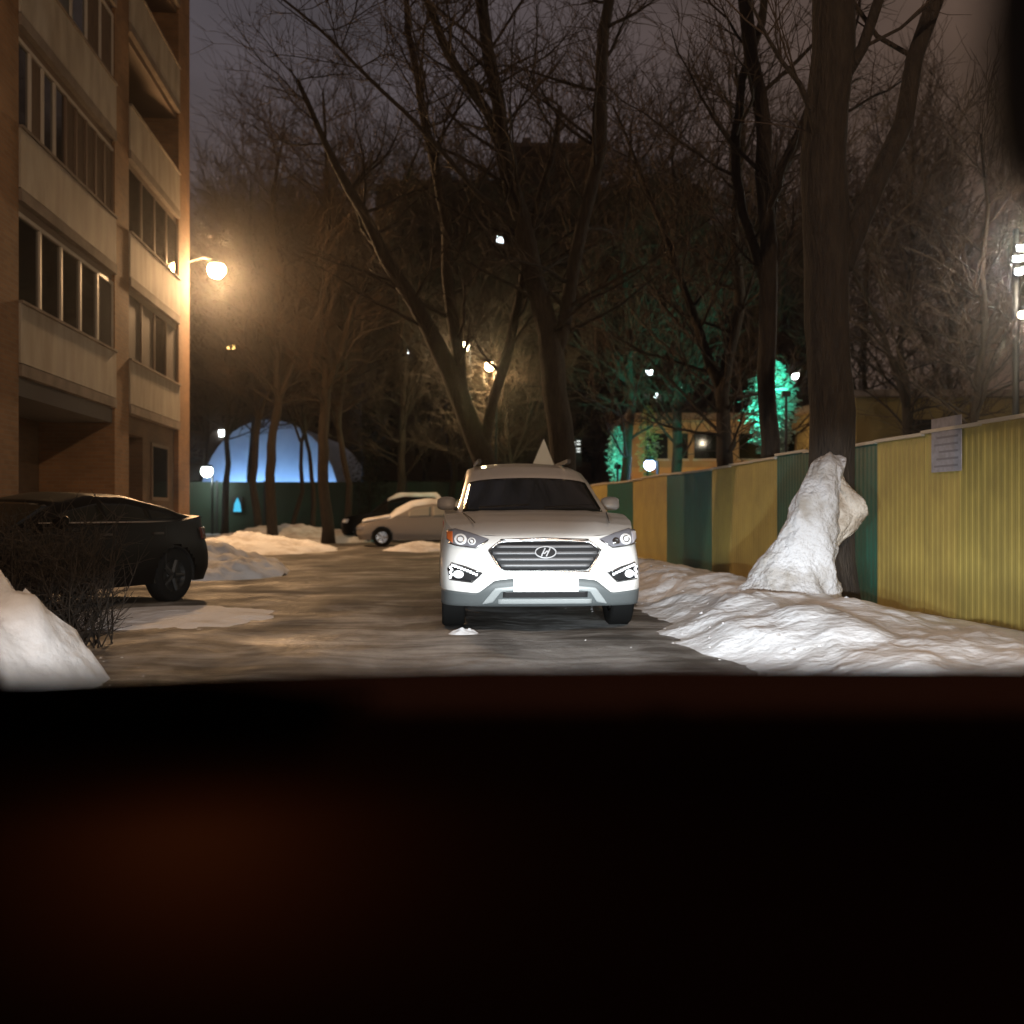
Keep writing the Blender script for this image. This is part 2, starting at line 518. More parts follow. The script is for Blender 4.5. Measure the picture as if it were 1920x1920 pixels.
# end wall lip at the corner
mb = MB().box((-DEP, ly(28.75) + .003, -0.3), (-1.552, ly(28.75) + .10, TOP + 0.5))
mb.build('end_wall', M_brick, bld)
lamp_glass = mat('glazing', (0.012, 0.012, 0.014), 0.05, spec=0.7)
curtain = mat('brown curtain', (0.13, 0.085, 0.055), 0.9, color2=(0.08, 0.05, 0.035), noise_scale=9, stretch=(1, 6, 0.4))
grey_glass = mat('pale blind', (0.10, 0.11, 0.11), 0.5, color2=(0.06, 0.065, 0.065), noise_scale=6, stretch=(1, 5, 0.3))
maroon = mat('maroon board', (0.04, 0.022, 0.018), 0.7, color2=(0.028, 0.015, 0.012), noise_scale=6, stretch=(1, 8, 0.4))
for bi, (a, c) in enumerate(BAYS):
    A, C_ = ly(a) + 0.003, ly(c) - 0.003
    for k in range(NF):
        z = Z0 + ST * k
        MB().box((-1.55, A, z - 0.19), (0.05, C_, z)).build('balcony_slab', M_slab, bld)
        if k: MB().box((-1.2, A, z - 0.34), (-0.06, C_, z - 0.193)).build('lintel', M_frame_brown, bld)
        MB().box((-0.10, A, z + 0.02), (0.035, C_, z + 0.98)).build('balcony_panel', M_panel, bld)
        MB().box((-0.13, A, z + 0.983), (0.07, C_, z + 1.03)).build('balcony_rail', M_slab, bld)
        if k > 5: continue
        wz0, wz1 = z + 1.033, z + ST - 0.35
        if bi == 0:
            n = [5, 9, 6, 7, 6, 5][k]
            w = (C_ - A) / n
            for i in range(n + 1):
                t_ = 0.045 if i in (0, n) else 0.04
                yy = A + w * i
                MB().box((-0.095, max(A, yy - t_), wz0), (-0.025, min(C_, yy + t_), wz1)).build('window_frame', M_frame if k != 1 or i < 4 else M_frame_brown, bld)
            MB().box((-0.094, A, wz1 - 0.07), (-0.024, C_, wz1 - 0.001)).build('window_head', M_frame, bld)
            for i in range(n):
                y0, y1 = A + w * i + 0.04, A + w * (i + 1) - 0.04
                if k == 0: mm = [lamp_glass, lamp_glass, lamp_glass, lamp_glass, maroon][i]
                elif k == 1: mm = [lamp_glass, curtain, lamp_glass, lamp_glass, curtain, curtain, curtain, curtain, curtain][i]
                elif k == 2: mm = [grey_glass, grey_glass, grey_glass, lamp_glass, curtain, curtain][i]
                else: mm = [lamp_glass, curtain, grey_glass][(i + k) % 3]
                MB().box((-0.075, y0, wz0), (-0.06, y1, wz1 - 0.07)).build('pane', mm, bld)
        elif k in (0, 1):  # upper row: open loggia, dark panes added in place of its shade
            n = 4; w = (C_ - A) / n
            for i in range(n + 1):
                yy = A + w * i
                MB().box((-0.095, max(A, yy - 0.035), wz0), (-0.025, min(C_, yy + 0.035), wz1)).build('window_frame', M_frame_brown, bld)
            for i in range(n):
                MB().box((-0.075, A + w * i + 0.035, wz0), (-0.06, A + w * (i + 1) - 0.035, wz1)).build('pane', (maroon if i != 2 else lamp_glass) if k == 0 else lamp_glass, bld)  # upper row: added panes stand in for the open loggia's shade
        else:
            # open loggia: balcony door and window in the back wall
            MB().box((-1.545, A + 0.7, z + 0.05), (-1.50, A + 1.5, z + 2.15)).build('balcony_door', M_frame_brown, bld)
            MB().box((-1.545, A + 1.9, z + 0.9), (-1.50, A + 3.4, z + 2.15)).build('pane', lamp_glass, bld)
# ground floor: recessed porch in bay one, door and window in bay two
A, C_ = ly(16.5), ly(21.7)
MB().box((-1.548, A + 0.12, 0.02), (-1.49, A + 1.05, 2.25)).build('porch_door', mat('door paint', (0.03, 0.03, 0.028), 0.6), bld)
MB().box((-1.548, A + 0.05, 2.253), (-1.46, A + 1.12, 2.33)).build('door_lintel', M_slab, bld)
MB().box((-1.5, A + 0.003, Z0 - 0.5), (-0.05, C_ - 0.003, Z0 - 0.193)).build('porch_ceiling', mat('grey soffit', (0.10, 0.09, 0.085), 0.9), bld)
A2, C2 = ly(22.75), ly(27.45)
MB().box((-0.7, A2 + 1.6, 0), (-0.12, C2 - 0.003, Z0 - 0.193)).build('porch_wall', M_brick_shaded, bld)
MB().box((-0.69, A2 + 0.003, 0), (-0.6, A2 + 1.597, 2.9)).build('porch_door', mat('dark door', (0.018, 0.014, 0.012), 0.6), bld)
MB().box((-0.7, A2 + 0.003, 2.903), (-0.12, A2 + 1.597, Z0 - 0.193)).build('door_lintel', M_brick_shaded, bld)
MB().box((-0.13, A2 + 2.4, 1.5), (-0.10, A2 + 3.9, 2.75)).build('pane', lamp_glass, bld)
for (y0, y1, z0, z1) in ((2.32, 2.4, 1.42, 2.83), (3.9, 3.98, 1.42, 2.83), (2.4, 3.9, 1.42, 1.5), (2.4, 3.9, 2.75, 2.83)):
    MB().box((-0.12, A2 + y0, z0), (-0.08, A2 + y1, z1)).build('window_frame', M_frame_brown, bld)

# bracket street lamp at the corner
def lamp_head(parent, at, r, col, strength, name='lamp_globe'):
    prof = [(0.001, -r), (r * 0.5, -r * 0.87), (r * 0.87, -r * 0.5), (r, 0), (r * 0.87, r * 0.5), (r * 0.5, r * 0.87), (0.001, r)]
    o = MB().lathe(prof, at, 'z', 16).build(name, emission('glow %.2f %.2f %.2f %.0f' % (*col, strength), col, strength), parent, smooth=True)
    return o
sp = P(406, 506, 30.2)
sl = thing('wall_lamp', 'glaring orange street lamp on a bracket at the corner of the brick building', 'street lamp', sp)
lamp_head(sl, (0, 0, 0), 0.25, (1.0, 0.56, 0.24), 700)
MB().lathe([(0.02, 0.22), (0.12, 0.2), (0.2, 0.12), (0.215, 0.03), (0.2, 0.03), (0.1, 0.17)], (0, 0, 0.03), 'z', 16).build('lamp_hood', M_black, sl, True)
MB().tube([((-.75, -1.45, -0.45), 0.03), ((-0.6, -.9, 0.0), 0.03), ((-0.3, -.4, 0.27), 0.028), ((0, 0, 0.27), 0.028)], 8).build('lamp_arm', M_black, sl, True)
pl = point_light('wall_lamp_light', sp, 2600, (1.0, .60, .30), 0.12)
pl.data.type = 'SPOT'
pl = bpy.data.objects[pl.name]
pl.data.spot_size = R(150); pl.data.spot_blend = .7
pl.rotation_euler = Vector((0.62, -0.5, -0.6)).to_track_quat('-Z', 'Y').to_euler()
pl.parent = sl; pl.location = (0.05, 0, -0.36)

# street lamp behind the camera that lights the yard (its pole stands at the fence)
sl2 = thing('street_lamp', 'tall street lamp with a curved arm on the fence side behind the car', 'street lamp', (4.6, -5.0, 0))
MB().tube([((0, 0, 0), 0.09), ((0, 0, 7.6), 0.06), ((-0.3, 0, 8.3), 0.045), ((-1.4, 0, 8.6), 0.04)], 10).build('pole', M_black, sl2, True)
MB().box((-1.95, -0.12, 8.52), (-1.35, 0.12, 8.68)).build('lamp_hood', M_black, sl2)
MB().box((-1.9, -0.09, 8.48), (-1.4, 0.09, 8.518)).build('lamp_glass', emission('sodium panel', (1, .6, .25), 30), sl2)
pl = point_light('street_lamp_light', (0, 0, 0), 4100, (1.0, 0.68, 0.43), 0.15)
pl.parent = sl2; pl.location = (-1.65, 0, 8.38)

# ------------------------------------------------------------------ striped metal fence on the right
M_fgreen = mat('green fence paint', (0.008, 0.095, 0.068), 0.42, color2=(0.012, 0.065, 0.045), noise_scale=2)
M_fyel = mat('yellow fence paint', (0.37, 0.285, 0.076), 0.55, color2=(0.28, 0.215, 0.06), noise_scale=2)
M_cap = mat('fence cap', (0.45, 0.40, 0.33), 0.6)
FR = math.atan(0.1)
fence = thing('metal_fence', 'tall profiled metal fence in wide green and yellow bands along the right side', 'fence', (fence_x(0), 0, 0), FR)
cf = math.cos(FR)
def profiled(width, height, t=0.003):
    """trapezoid-ribbed sheet, ribs standing out towards -x"""
    ys, xs = [], []
    n = 10; p = width / n
    for i in range(n):
        for (f, d) in ((0.0, 0), (0.38, 0), (0.5, 0.0045), (0.88, 0.0045)):
            ys.append(p * (i + f)); xs.append(-d)
    ys.append(width); xs.append(0)
    fr = [[(x, y, 0.05) for x, y in zip(xs, ys)], [(x, y, height * 0.5) for x, y in zip(xs, ys)], [(x, y, height) for x, y in zip(xs, ys)]]
    bk = [[(x + t, y, z) for (x, y, z) in r_] for r_ in fr]
    return MB().shell(fr, bk)
SW = 3.36 / 3 / cf
mg = profiled(SW - 0.004, 2.0).build('sheet', M_fgreen, mesh_only=True)
my = profiled(SW - 0.004, 2.0).build('sheet', M_fyel, mesh_only=True)
cap = MB().box((-0.045, 0, 2.0), (0.03, SW - 0.003, 2.035)).build('cap_strip', M_cap, mesh_only=True)
post = MB().box((0.01, -0.03, -0.2), (0.07, 0.03, 1.98)).build('post', M_black, mesh_only=True)
i = 0
y0 = 12.3 - 3.36 * 3
for band in range(-3, 6):
    yel = (band % 2 != 0)
    for s_ in range(3):
        Y = 12.3 + 3.36 * band + 3.36 / 3 * s_
        dz = -0.03 + 0.02 * math.sin(Y * 0.9) - (0.05 if Y > 15 else 0)
        inst('sheet', my if yel else mg, (random.uniform(-0.003, 0.003), Y / cf, dz), fence)
        inst('cap_strip', cap, (0, Y / cf, dz + 0.002), fence)
        if s_ % 2 == 0:
            inst('post', post, (0, Y / cf, dz), fence)

# notice sheet on the fence: a mirror image in the windscreen, built solid
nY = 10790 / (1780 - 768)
nt_ = thing('reflected_sheet', 'pale mirrored paper notice with faint lines, a windscreen image built as a sheet on the yellow fence top', 'reflection', (fence_x(nY) - 0.03, nY, 0), FR)
M_mirrored_paper = mat('mirrored paper', (0.30, 0.29, 0.33), 0.8, color2=(0.22, 0.21, 0.23), noise_scale=12)
M_mirrored_print = mat('mirrored print', (0.16, 0.15, 0.17), 0.8)
MB().box((-0.006, -0.30, 1.55), (0, 0.30, 2.12)).build('sheet', M_mirrored_paper, nt_)
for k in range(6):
    MB().box((-0.008, -0.24, 1.60 + k * 0.075), (-0.0065, 0.24 - 0.05 * (k % 3), 1.622 + k * 0.075)).build('mirrored_line', M_mirrored_print, nt_)

# ------------------------------------------------------------------ trees
def wander(p0, d0, L, r0, r1, n, wob, up, rnd):
    pts = [(Vector(p0), r0)]
    p = Vector(p0); d = Vector(d0).normalized()
    for i in range(n):
        d = d + Vector((rnd.uniform(-wob, wob), rnd.uniform(-wob, wob), rnd.uniform(-wob, wob) + up))
        d.normalize()
        p = p + d * (L / n)
        pts.append((p.copy(), r0 + (r1 - r0) * (i + 1) / n))
    return pts

def resample(path, step):
    out = []
    for (p, r), (q, s_) in zip(path, path[1:]):
        n = max(1, int((q - p).length / step))
        for i in range(n):
            t = i / n
            out.append((p.lerp(q, t), r + (s_ - r) * t))
    out.append(path[-1])
    return out

def make_tree(main_paths, label, seed, dens=1.0, start=2.5, twig_m=None, group='bare trees in the yard', reach=1.0, twr=0.006, noise_r=0.12, spread=1.0, top=None):
    rnd = random.Random(seed)
    base = main_paths[0][0][0]
    t = thing('bare_tree', label, 'tree', (base.x, base.y, 0), 0, group)
    off = Vector((base.x, base.y, 0))
    twigs = MB()
    limbs = MB()
    nb = 0
    for mi, path in enumerate(main_paths):
        path = [(Vector(p) - off, r) for p, r in path]
        pr = resample(path, 0.5)
        pr = [(p + Vector((noise.noise(p * 0.7 + Vector((seed, 0, 0))), noise.noise(p * 0.7 + Vector((0, seed, 9))), 0)) * noise_r * (0 if i == 0 else 1), r * (1 + 0.10 * noise.noise(p * 1.9))) for i, (p, r) in enumerate(pr)]
        if mi == 0:
            p0, r0 = pr[0]
            pr[0] = (p0 - Vector((0, 0, 0.3)), r0 * 1.35)
        MB().tube(pr, 12).build('trunk' if mi == 0 else 'limb', M_bark, t, True)
        n = len(pr)
        for i, (p, r) in enumerate(pr):
            if p.z < start: continue
            k = dens * (0.8 + 0.5 * (i / n))
            while rnd.random() < k:
                k -= 1
                a = rnd.uniform(0, 2 * math.pi)
                d = Vector((math.cos(a) * spread, math.sin(a) * spread, rnd.uniform(0.15, 1.1)))
                L = reach * rnd.uniform(1.4, 3.8) * (1.1 - 0.5 * i / n)
                rr = min(r * 0.42, 0.05)
                br = wander(p, d, L, rr, 0.010, 7, 0.24, 0.07, rnd)
                limbs.tube(br, 4, False)
                for j in range(1, 8):
                    for q in range(rnd.choice((1, 2, 2))):
                        q0, qr = br[j]
                        dd = (br[j][0] - br[j - 1][0]).normalized() + Vector((rnd.uniform(-1, 1), rnd.uniform(-1, 1), rnd.uniform(-0.5, 0.9))) * 0.9
                        l2 = rnd.uniform(0.5, 1.5) * reach
                        b2 = wander(q0, dd, l2, min(qr * 0.6, 0.014), twr * 0.8, 4, 0.3, 0.05, rnd)
                        twigs.tube(b2, 3, False)
                        for w in range(3):
                            s0, _ = b2[rnd.randint(1, 4)]
                            d3 = dd.normalized() + Vector((rnd.uniform(-1, 1), rnd.uniform(-1, 1), rnd.uniform(-0.6, 0.8))) * 0.9
                            b3 = wander(s0, d3, rnd.uniform(0.25, 0.8) * reach, twr, twr * 0.5, 2, 0.3, 0.03, rnd)
                            twigs.tube(b3, 3, False)
    limbs.build('branches', M_bark, t, True)
    twigs.build('crown', twig_m or M_twig, t)
    return t

def px_path(pts, Y, dY=0.0):
    out = []
    n = len(pts)
    for i, (x, y, r) in enumerate(pts):
        out.append((P(x, y, Y + dY * i / n), r))
    return out

def grounded(path):
    p, r = path[0]
    return [(Vector((p.x, p.y, 0.0)), r)] + path[1:]

# the thick one at the fence
make_tree([grounded(px_path([(1562, 1120, .27), (1556, 860, .25), (1552, 600, .245), (1548, 400, .25), (1552, 200, .24), (1560, 0, .235), (1565, -250, .2), (1560, -560, .15)], 11.5)),
           px_path([(1578, 500, .13), (1640, 360, .115), (1685, 230, .105), (1720, 110, .10), (1760, 0, .095), (1830, -180, .08), (1900, -420, .05)], 11.5, 1.0),
           px_path([(1575, 160, .07), (1610, 90, .065), (1650, 0, .06), (1700, -120, .05), (1730, -300, .03)], 11.5, -1.0)],
          'thick old tree with snow heaped on its foot in front of the striped fence', 21, dens=0.35, start=5.0, group=None)
make_tree([grounded(px_path([(1436, 960, .16), (1440, 640, .15), (1442, 400, .14), (1430, 250, .13), (1412, 110, .12), (1398, 0, .11), (1380, -250, .08)], 17)),
           px_path([(1441, 560, .07), (1392, 400, .08), (1380, 260, .08), (1392, 150, .075), (1425, 40, .07), (1450, -120, .05)], 17, .5),
           px_path([(1441, 430, .09), (1470, 320, .10), (1508, 240, .10), (1560, 90, .09), (1610, -60, .07)], 17, 2)],
          'slim forked bare tree just left of the thick old tree', 22, dens=0.6, start=4.0, group=None)
make_tree([grounded(px_path([(925, 980, .30), (908, 870, .27), (880, 780, .25), (846, 700, .23), (805, 620, .20), (745, 520, .16), (680, 400, .12), (610, 270, .08), (560, 150, .05)], 24)),
           px_path([(872, 760, .15), (850, 600, .15), (835, 420, .13), (800, 240, .11), (770, 60, .08), (750, -120, .05)], 24, 1.5),
           px_path([(905, 850, .13), (940, 700, .12), (975, 560, .11), (1010, 400, .09), (1050, 200, .06)], 24, -1.5)],
          'leaning bare tree with a bowed trunk behind the left edge of the white car', 23, dens=1.2, start=4.2)
make_tree([grounded(px_path([(1062, 990, .28), (1055, 850, .26), (1036, 680, .25), (1012, 570, .22), (980, 420, .19), (944, 290, .16), (920, 100, .13), (903, -20, .12), (890, -250, .08)], 21)),
           px_path([(950, 310, .10), (912, 210, .11), (850, 105, .10), (795, -10, .08), (720, -150, .05)], 21, 1.5),
           px_path([(1036, 680, .14), (1085, 480, .14), (1120, 280, .13), (1132, 60, .11), (1150, -150, .08)], 21, -1.0),
           px_path([(985, 440, .06), (900, 360, .055), (800, 250, .045), (680, 130, .035), (560, 20, .025), (470, -60, .02)], 21, -3.0)],
          'tall bare tree with high forked limbs directly above the white car', 24, dens=1.3, start=4.6)
SP = [
    (380, 74, 19, .2, 0.02, 'far bare tree against the sky next to the brick building'),
    (470, 60, 19, .2, -0.02, 'far tall bare tree above the blue lit hall'),
    (565, 70, 22, .2, 0.03, 'far tall bare tree to the right above the blue lit hall'),
    (680, 62, 21, .22, -0.02, 'far tall bare tree above the snow covered cars'),
    (790, 72, 24, .22, 0.02, 'far tall bare tree left of the tallest dark block'),
    (905, 64, 22, .22, 0.0, 'far tall bare tree behind the warm lamps'),
    (1110, 70, 24, .22, 0.02, 'far tall bare tree right of the tallest dark block'),
    (1250, 62, 21, .22, -0.03, 'far tall bare tree behind the low beige building'),
    (1390, 66, 21, .22, 0.02, 'far tall bare tree behind the teal lit spruce'),
    (1630, 52, 17, .2, -0.02, 'far bare tree right behind the thick old tree'),
    (1770, 46, 16, .2, 0.02, 'far bare tree above the olive walled building'),
    (945, 41.6, 9.2, .14, 0.02, 'bare tree with twigs lit orange by the warm lamps'),
    (895, 44.2, 9.4, .12, -0.02, 'slim bare tree beside the upper warm lamp'),
    (486, 40, 14, .16, -0.02, 'bare tree at the left end of the blue lit hall'),
    (513, 37, 15, .20, 0.01, 'dark straight tree in front of the blue lit hall'),
    (545, 42, 12, .10, 0.16, 'thin bare tree leaning right across the blue light'),
    (590, 41, 12, .10, -0.10, 'thin bare tree leaning left across the blue light'),
    (615, 36, 16, .22, 0.0, 'thick dark tree at the right end of the blue lit hall'),
    (655, 39, 13, .14, -0.05, 'bare tree between the blue lit hall and the snowy parked cars'),
    (742, 44, 15, .20, 0.02, 'bare tree rising behind the snow covered parked cars'),
    (1165, 31, 13, .17, 0.03, 'bare tree beyond the fence just right of the white car'),
    (1285, 33, 13, .20, -0.04, 'bare tree beyond the fence in front of the low building'),
    (1352, 25, 12, .24, 0.05, 'dark bare tree beyond the fence left of the slim forked tree'),
    (1215, 50, 17, .2, 0.02, 'distant tall bare tree behind the low building'),
    (840, 52, 17, .2, 0.02, 'distant tall bare tree left of the warm lamps'),
    (1020, 56, 18, .2, -0.02, 'distant tall bare tree in the middle of the yard'),
    (420, 50, 14, .18, 0.03, 'distant bare tree beside the corner of the brick building'),
    (1480, 38, 15, .2, -0.02, 'distant bare tree behind the teal lit spruce'),
    (1690, 30, 12, .18, 0.02, 'bare tree beyond the fence right of the thick old tree'),
    (1850, 27, 11, .16, -0.03, 'bare tree beyond the fence at the right edge of the view'),
]
for i, (x, Y, h, r, lean, lab) in enumerate(SP):
    rnd = random.Random(100 + i)
    b0 = P(x, 960, Y); b0.z = 0
    pts = [(b0, r)]
    n = 6
    for k in range(1, n + 1):
        f_ = k / n
        pts.append((b0 + Vector((lean * h * f_ + rnd.uniform(-.25, .25), rnd.uniform(-.3, .3), h * f_)), r * (1 - 0.82 * f_)))
    fork = pts[2][0]
    sgn = rnd.choice((-1, 1))
    lim = [(fork, r * 0.55)] + [(fork + Vector((sgn * 0.45 * h * 0.5 * f_, rnd.uniform(-.4, .4), h * 0.6 * f_)), r * 0.55 * (1 - .8 * f_)) for f_ in (0.3, 0.65, 1.0)]
    make_tree([pts, lim], lab, 300 + i, dens=(1.55 if Y > 44 else 1.5) if Y > 24 else 1.0, start=2.4 if x > 700 else 4.6, reach=1.7 if Y > 44 else 1.25, twr=0.016 if Y > 44 else 0.009)

# snow plastered on the foot of the thick tree
def snow_blob(path, nseg=22, k=64, amp=0.15):
    pts = []
    dense = resample(path, 0.025)
    for (p, r) in dense:
        row = []
        for j in range(k + 1):
            t = 2 * math.pi * (j % k) / k
            d = Vector((math.cos(t), math.sin(t) * 0.75, 0))
            rr = r * (1 + amp * fbm(p.z * 2.6 + math.cos(t) * 1.3, math.sin(t) * 1.3, p.x, 4) * 1.3) + .016 * fbm(p.z * 9, math.cos(t) * 3, math.sin(t) * 3, 3)
            row.append(p + d * rr + Vector((0, 0, 0.03 * fbm(t, p.z * 3, 1))))
        pts.append(row)
    tip = dense[-1][0]
    pts.append([tip + Vector((0, 0, 0.03))] * (k + 1))
    return pts
sy = 10.95
path = [(P(1450, 1175, sy), .85), (P(1466, 1130, sy), .66), (P(1484, 1090, sy), .48), (P(1502, 1040, sy), .37), (P(1520, 985, sy), .29), (P(1534, 930, sy), .24), (P(1546, 890, sy + .1), .20), (P(1552, 872, sy + .15), .19), (P(1555, 860, sy + .25), .17), (P(1556, 853, sy + .32), .10), (P(1556, 850, sy + .36), .03)]
sb = MB().grid(snow_blob(path)).build('snow_heap', mat('heaped snow', (.47, .47, .49), .85, color2=(.27, .245, .22), noise_scale=3.2, detail=9, bump=.7, bump_scale=20, ramp=(.47, .68)), smooth=True)
tag(sb, 'tall white heap of snow leaning against the foot of the thick tree', 'snow heap')
path = [(P(1548, 1040, 11.05), .05), (P(1556, 1015, 11.05), .16), (P(1572, 990, 11.05), .22), (P(1586, 968, 11.08), .26), (P(1582, 940, 11.1), .23), (P(1572, 915, 11.12), .17), (P(1562, 890, 11.12), .12), (P(1556, 868, 11.15), .03)]
sb = MB().grid(snow_blob(path, amp=.3)).build('snow_clump', mat('dirty snow clump', (0.56, 0.52, 0.47), 0.8, color2=(.30, .25, .2), noise_scale=5, detail=8, bump=.8, bump_scale=20), smooth=True)
tag(sb, 'small dirty snow clump stuck to the right side of the thick trunk', 'snow clump')

# twiggy shrub growing out of the near snow heap
shr = thing('shrub', 'bare twiggy shrub behind the near snow heap in front of the dark car', 'shrub', (-3.95, 8.5, 0))
rnd = random.Random(5)
mb = MB(); st = MB()
for i in range(120):
    a = rnd.uniform(0, 6.283)
    p0 = Vector((rnd.uniform(-.75, .55), rnd.uniform(-.4, .4), 0))
    w = wander(p0, Vector((math.cos(a) * .5, math.sin(a) * .5, 1)), rnd.uniform(.6, 1.15), .008, .004, 6, .22, .1, rnd)
    st.tube(w, 4, False)
    for j in range(1, 7):
        for q in range(3):
            dd = Vector((rnd.uniform(-1, 1), rnd.uniform(-1, 1), rnd.uniform(0, 1)))
            mb.tube(wander(w[j][0], dd, rnd.uniform(.12, .35), .004, .002, 3, .3, .05, rnd), 3, False)
st.build('stem', M_bark, shr); mb.build('twigs', M_bark, shr)

# ------------------------------------------------------------------ cars
def smooth_poly(pts, it=2):
    for _ in range(it):
        q = [pts[0]]
        for a, b_ in zip(pts, pts[1:]):
            q.append((a[0] * .75 + b_[0] * .25, a[1] * .75 + b_[1] * .25))
            q.append((a[0] * .25 + b_[0] * .75, a[1] * .25 + b_[1] * .75))
        q.append(pts[-1])
        pts = q
    return pts

def resample2(pts, step):
    out = [pts[0]]
    for a, b_ in zip(pts, pts[1:]):
        L = math.dist(a, b_)
        n = max(1, round(L / step))
        for i in range(1, n + 1):
            out.append((a[0] + (b_[0] - a[0]) * i / n, a[1] + (b_[1] - a[1]) * i / n))
    return out

class Car:
    """front at local y = 0, rear at y = L, wheels on z = 0"""
    rim_m = None
    def __init__(s, L, W, zb, belt, prof, wr, wb, axles, wrad, paint, front, fset, trim=None, name='parked_car', label='', loc=(0, 0, 0), rz=0, group=None, rim_m=None):
        s.rim_m = rim_m
        s.L, s.W, s.zb, s.belt, s.prof, s.wr, s.wb, s.axles, s.wrad = L, W, zb, belt, prof, wr, wb, axles, wrad
        s.paint = paint
        s.fset = fset
        s.front = front
        s.root = thing(name, label, 'car', loc, rz, group)
        s.zroof = max(z for _, z in prof)
        s.plan = resample2(smooth_poly(front, 3), 0.05)
        s.body()
        s.wheels()
    def vplan(s, u):
        u = abs(u)
        pl = s.plan
        for a, b_ in zip(pl, pl[1:]):
            if b_[0] >= u:
                t = 0 if b_[0] == a[0] else (u - a[0]) / (b_[0] - a[0])
                return a[1] + (b_[1] - a[1]) * t
            if b_[1] > 0.9: break
        return 0.6
    def fp(s, u, z, off=0.0):
        """point on the front, off metres proud of it"""
        v = s.vplan(u) + interp(s.fset, z) - off
        return (u, v, z)
    def rp(s, u, z, off=0.0):
        v = s.vplan(u) * 0.8 + interp([(a, b_ * 0.7) for a, b_ in s.fset], z)
        return (u, s.L - v + off, z)
    def sidew(s, z):
        t = smoothstep(0.5, 1.05, z)
        return 1 - 0.055 * t - 0.05 * smoothstep(0.45, 0.2, z)
    def body(s):
        half = [(u, v) for u, v in s.plan if v <= s.L * 0.45]
        rear = [(u, s.L - v * 0.8) for u, v in s.plan if v <= s.L * 0.4]
        mid0, mid1 = half[-1][1], rear[-1][1]
        n = int((mid1 - mid0) / 0.05)
        wmax = s.W
        midp = [(wmax, mid0 + (mid1 - mid0) * i / n) for i in range(1, n)]
        ring = half + midp + rear[::-1]
        full = [(-u, v) for u, v in ring[::-1]] + ring[1:]
        NR = 16
        rows = []
        for i in range(NR + 1):
            row = []
            for (u, v) in full:
                zt = interp(s.belt, v)
                z = s.zb + (zt - s.zb) * i / NR
                fw = max(0.0, 1 - v / 0.9) if v < 0.9 else 0
                rw = max(0.0, 1 - (s.L - v) / 0.9) if s.L - v < 0.9 else 0
                fs = interp(s.fset, z)
                side = s.sidew(z)
                # swell over the wheels
                sw = sum(0.018 * math.exp(-((v - a) / 0.42) ** 2) * math.exp(-((z - 0.68) / 0.18) ** 2) for a in s.axles)
                uu = u * side + math.copysign(sw, u) * (abs(u) > s.W * 0.9)
                vv = v + fs * fw ** 0.6 - fs * 0.7 * rw ** 0.6
                row.append((uu, vv, z))
            rows.append(row)
        m_ = len(full)
        mb = MB()
        for r_ in rows: mb.v += r_
        for i in range(NR):
            for j in range(m_ - 1):
                c = [rows[i][j], rows[i + 1][j + 1]]
                cy = (c[0][1] + c[1][1]) / 2; cz = (c[0][2] + c[1][2]) / 2; cx = abs(c[0][0])
                if cx > s.W * 0.7 and any(math.hypot(cy - a, cz - s.wrad) < s.wrad * 1.14 for a in s.axles):
                    continue
                mb.f.append((i * m_ + j, i * m_ + j + 1, (i + 1) * m_ + j + 1, (i + 1) * m_ + j))
        s.shell_rows = rows
        mb.build('body_shell', s.paint, s.root, True)
        # hood and deck between mirrored top points
        h = (m_ - 1) // 2
        deck = []
        for k in range(h + 1):
            a = rows[NR][h + k]; b_ = rows[NR][h - k]
            row = []
            for q in range(21):
                t = q / 20
                u = b_[0] + (a[0] - b_[0]) * t
                w = max(abs(a[0]), 0.01)
                cr_ = 0.045 * (1 - (u / w) ** 2) * min(1, abs(a[0]) / s.W) ** 2
                cr_ += 0.012 * math.exp(-((abs(u) - 0.5) / 0.06) ** 2) * (a[1] < 1.2) * min(1, abs(a[0]) / s.W)
                row.append((u, a[1], a[2] + cr_))
            deck.append(row)
        MB().grid(deck).build('hood', s.paint, s.root, True)
        # underside
        MB().box((-s.W * 0.82, 0.35, s.zb + 0.03), (s.W * 0.82, s.L - 0.3, s.zb + 0.08)).build('underbody', M_black, s.root)
        # greenhouse
        v0, v1 = s.prof[0][0], s.prof[-1][0]
        NV, NU = 64, 16
        g = []
        for i in range(NV + 1):
            v = v0 + (v1 - v0) * i / NV
            row = []
            zb = interp(s.belt, v) - 0.02
            zt = s.top(v, 1.0)
            for q in range(5):
                z = zb + (zt - zb) * q / 5
                row.append((-s.gw(z), v, z))
            for q in range(NU + 1):
                f = -1 + 2 * q / NU
                z = s.top(v, f)
                row.append((f * s.gw(zt), v, z))
            for q in range(4, -1, -1):
                z = zb + (zt - zb) * q / 5
                row.append((s.gw(z), v, z))
            g.append(row)
        MB().grid(g).build('roof', s.paint, s.root, True)
    def gw(s, z):
        zb = 1.0
        t = max(0, min(1, (z - zb) / (s.zroof - zb)))
        return s.wb + (s.wr - s.wb) * t
    def top(s, v, f):
        b_ = 0.16 * f * f
        mid = (s.prof[0][0] + s.prof[-1][0]) / 2
        ve = v - b_ if v < mid else v + b_
        ve = max(s.prof[0][0], min(s.prof[-1][0], ve))
        z = interp(s.prof, ve)
        w = smoothstep(s.prof[0][0], s.prof[1][0] + .2, v) * smoothstep(s.prof[-1][0], s.prof[-2][0], v)
        return z - 0.035 * f * f * w - 0.03 * f ** 8 * w
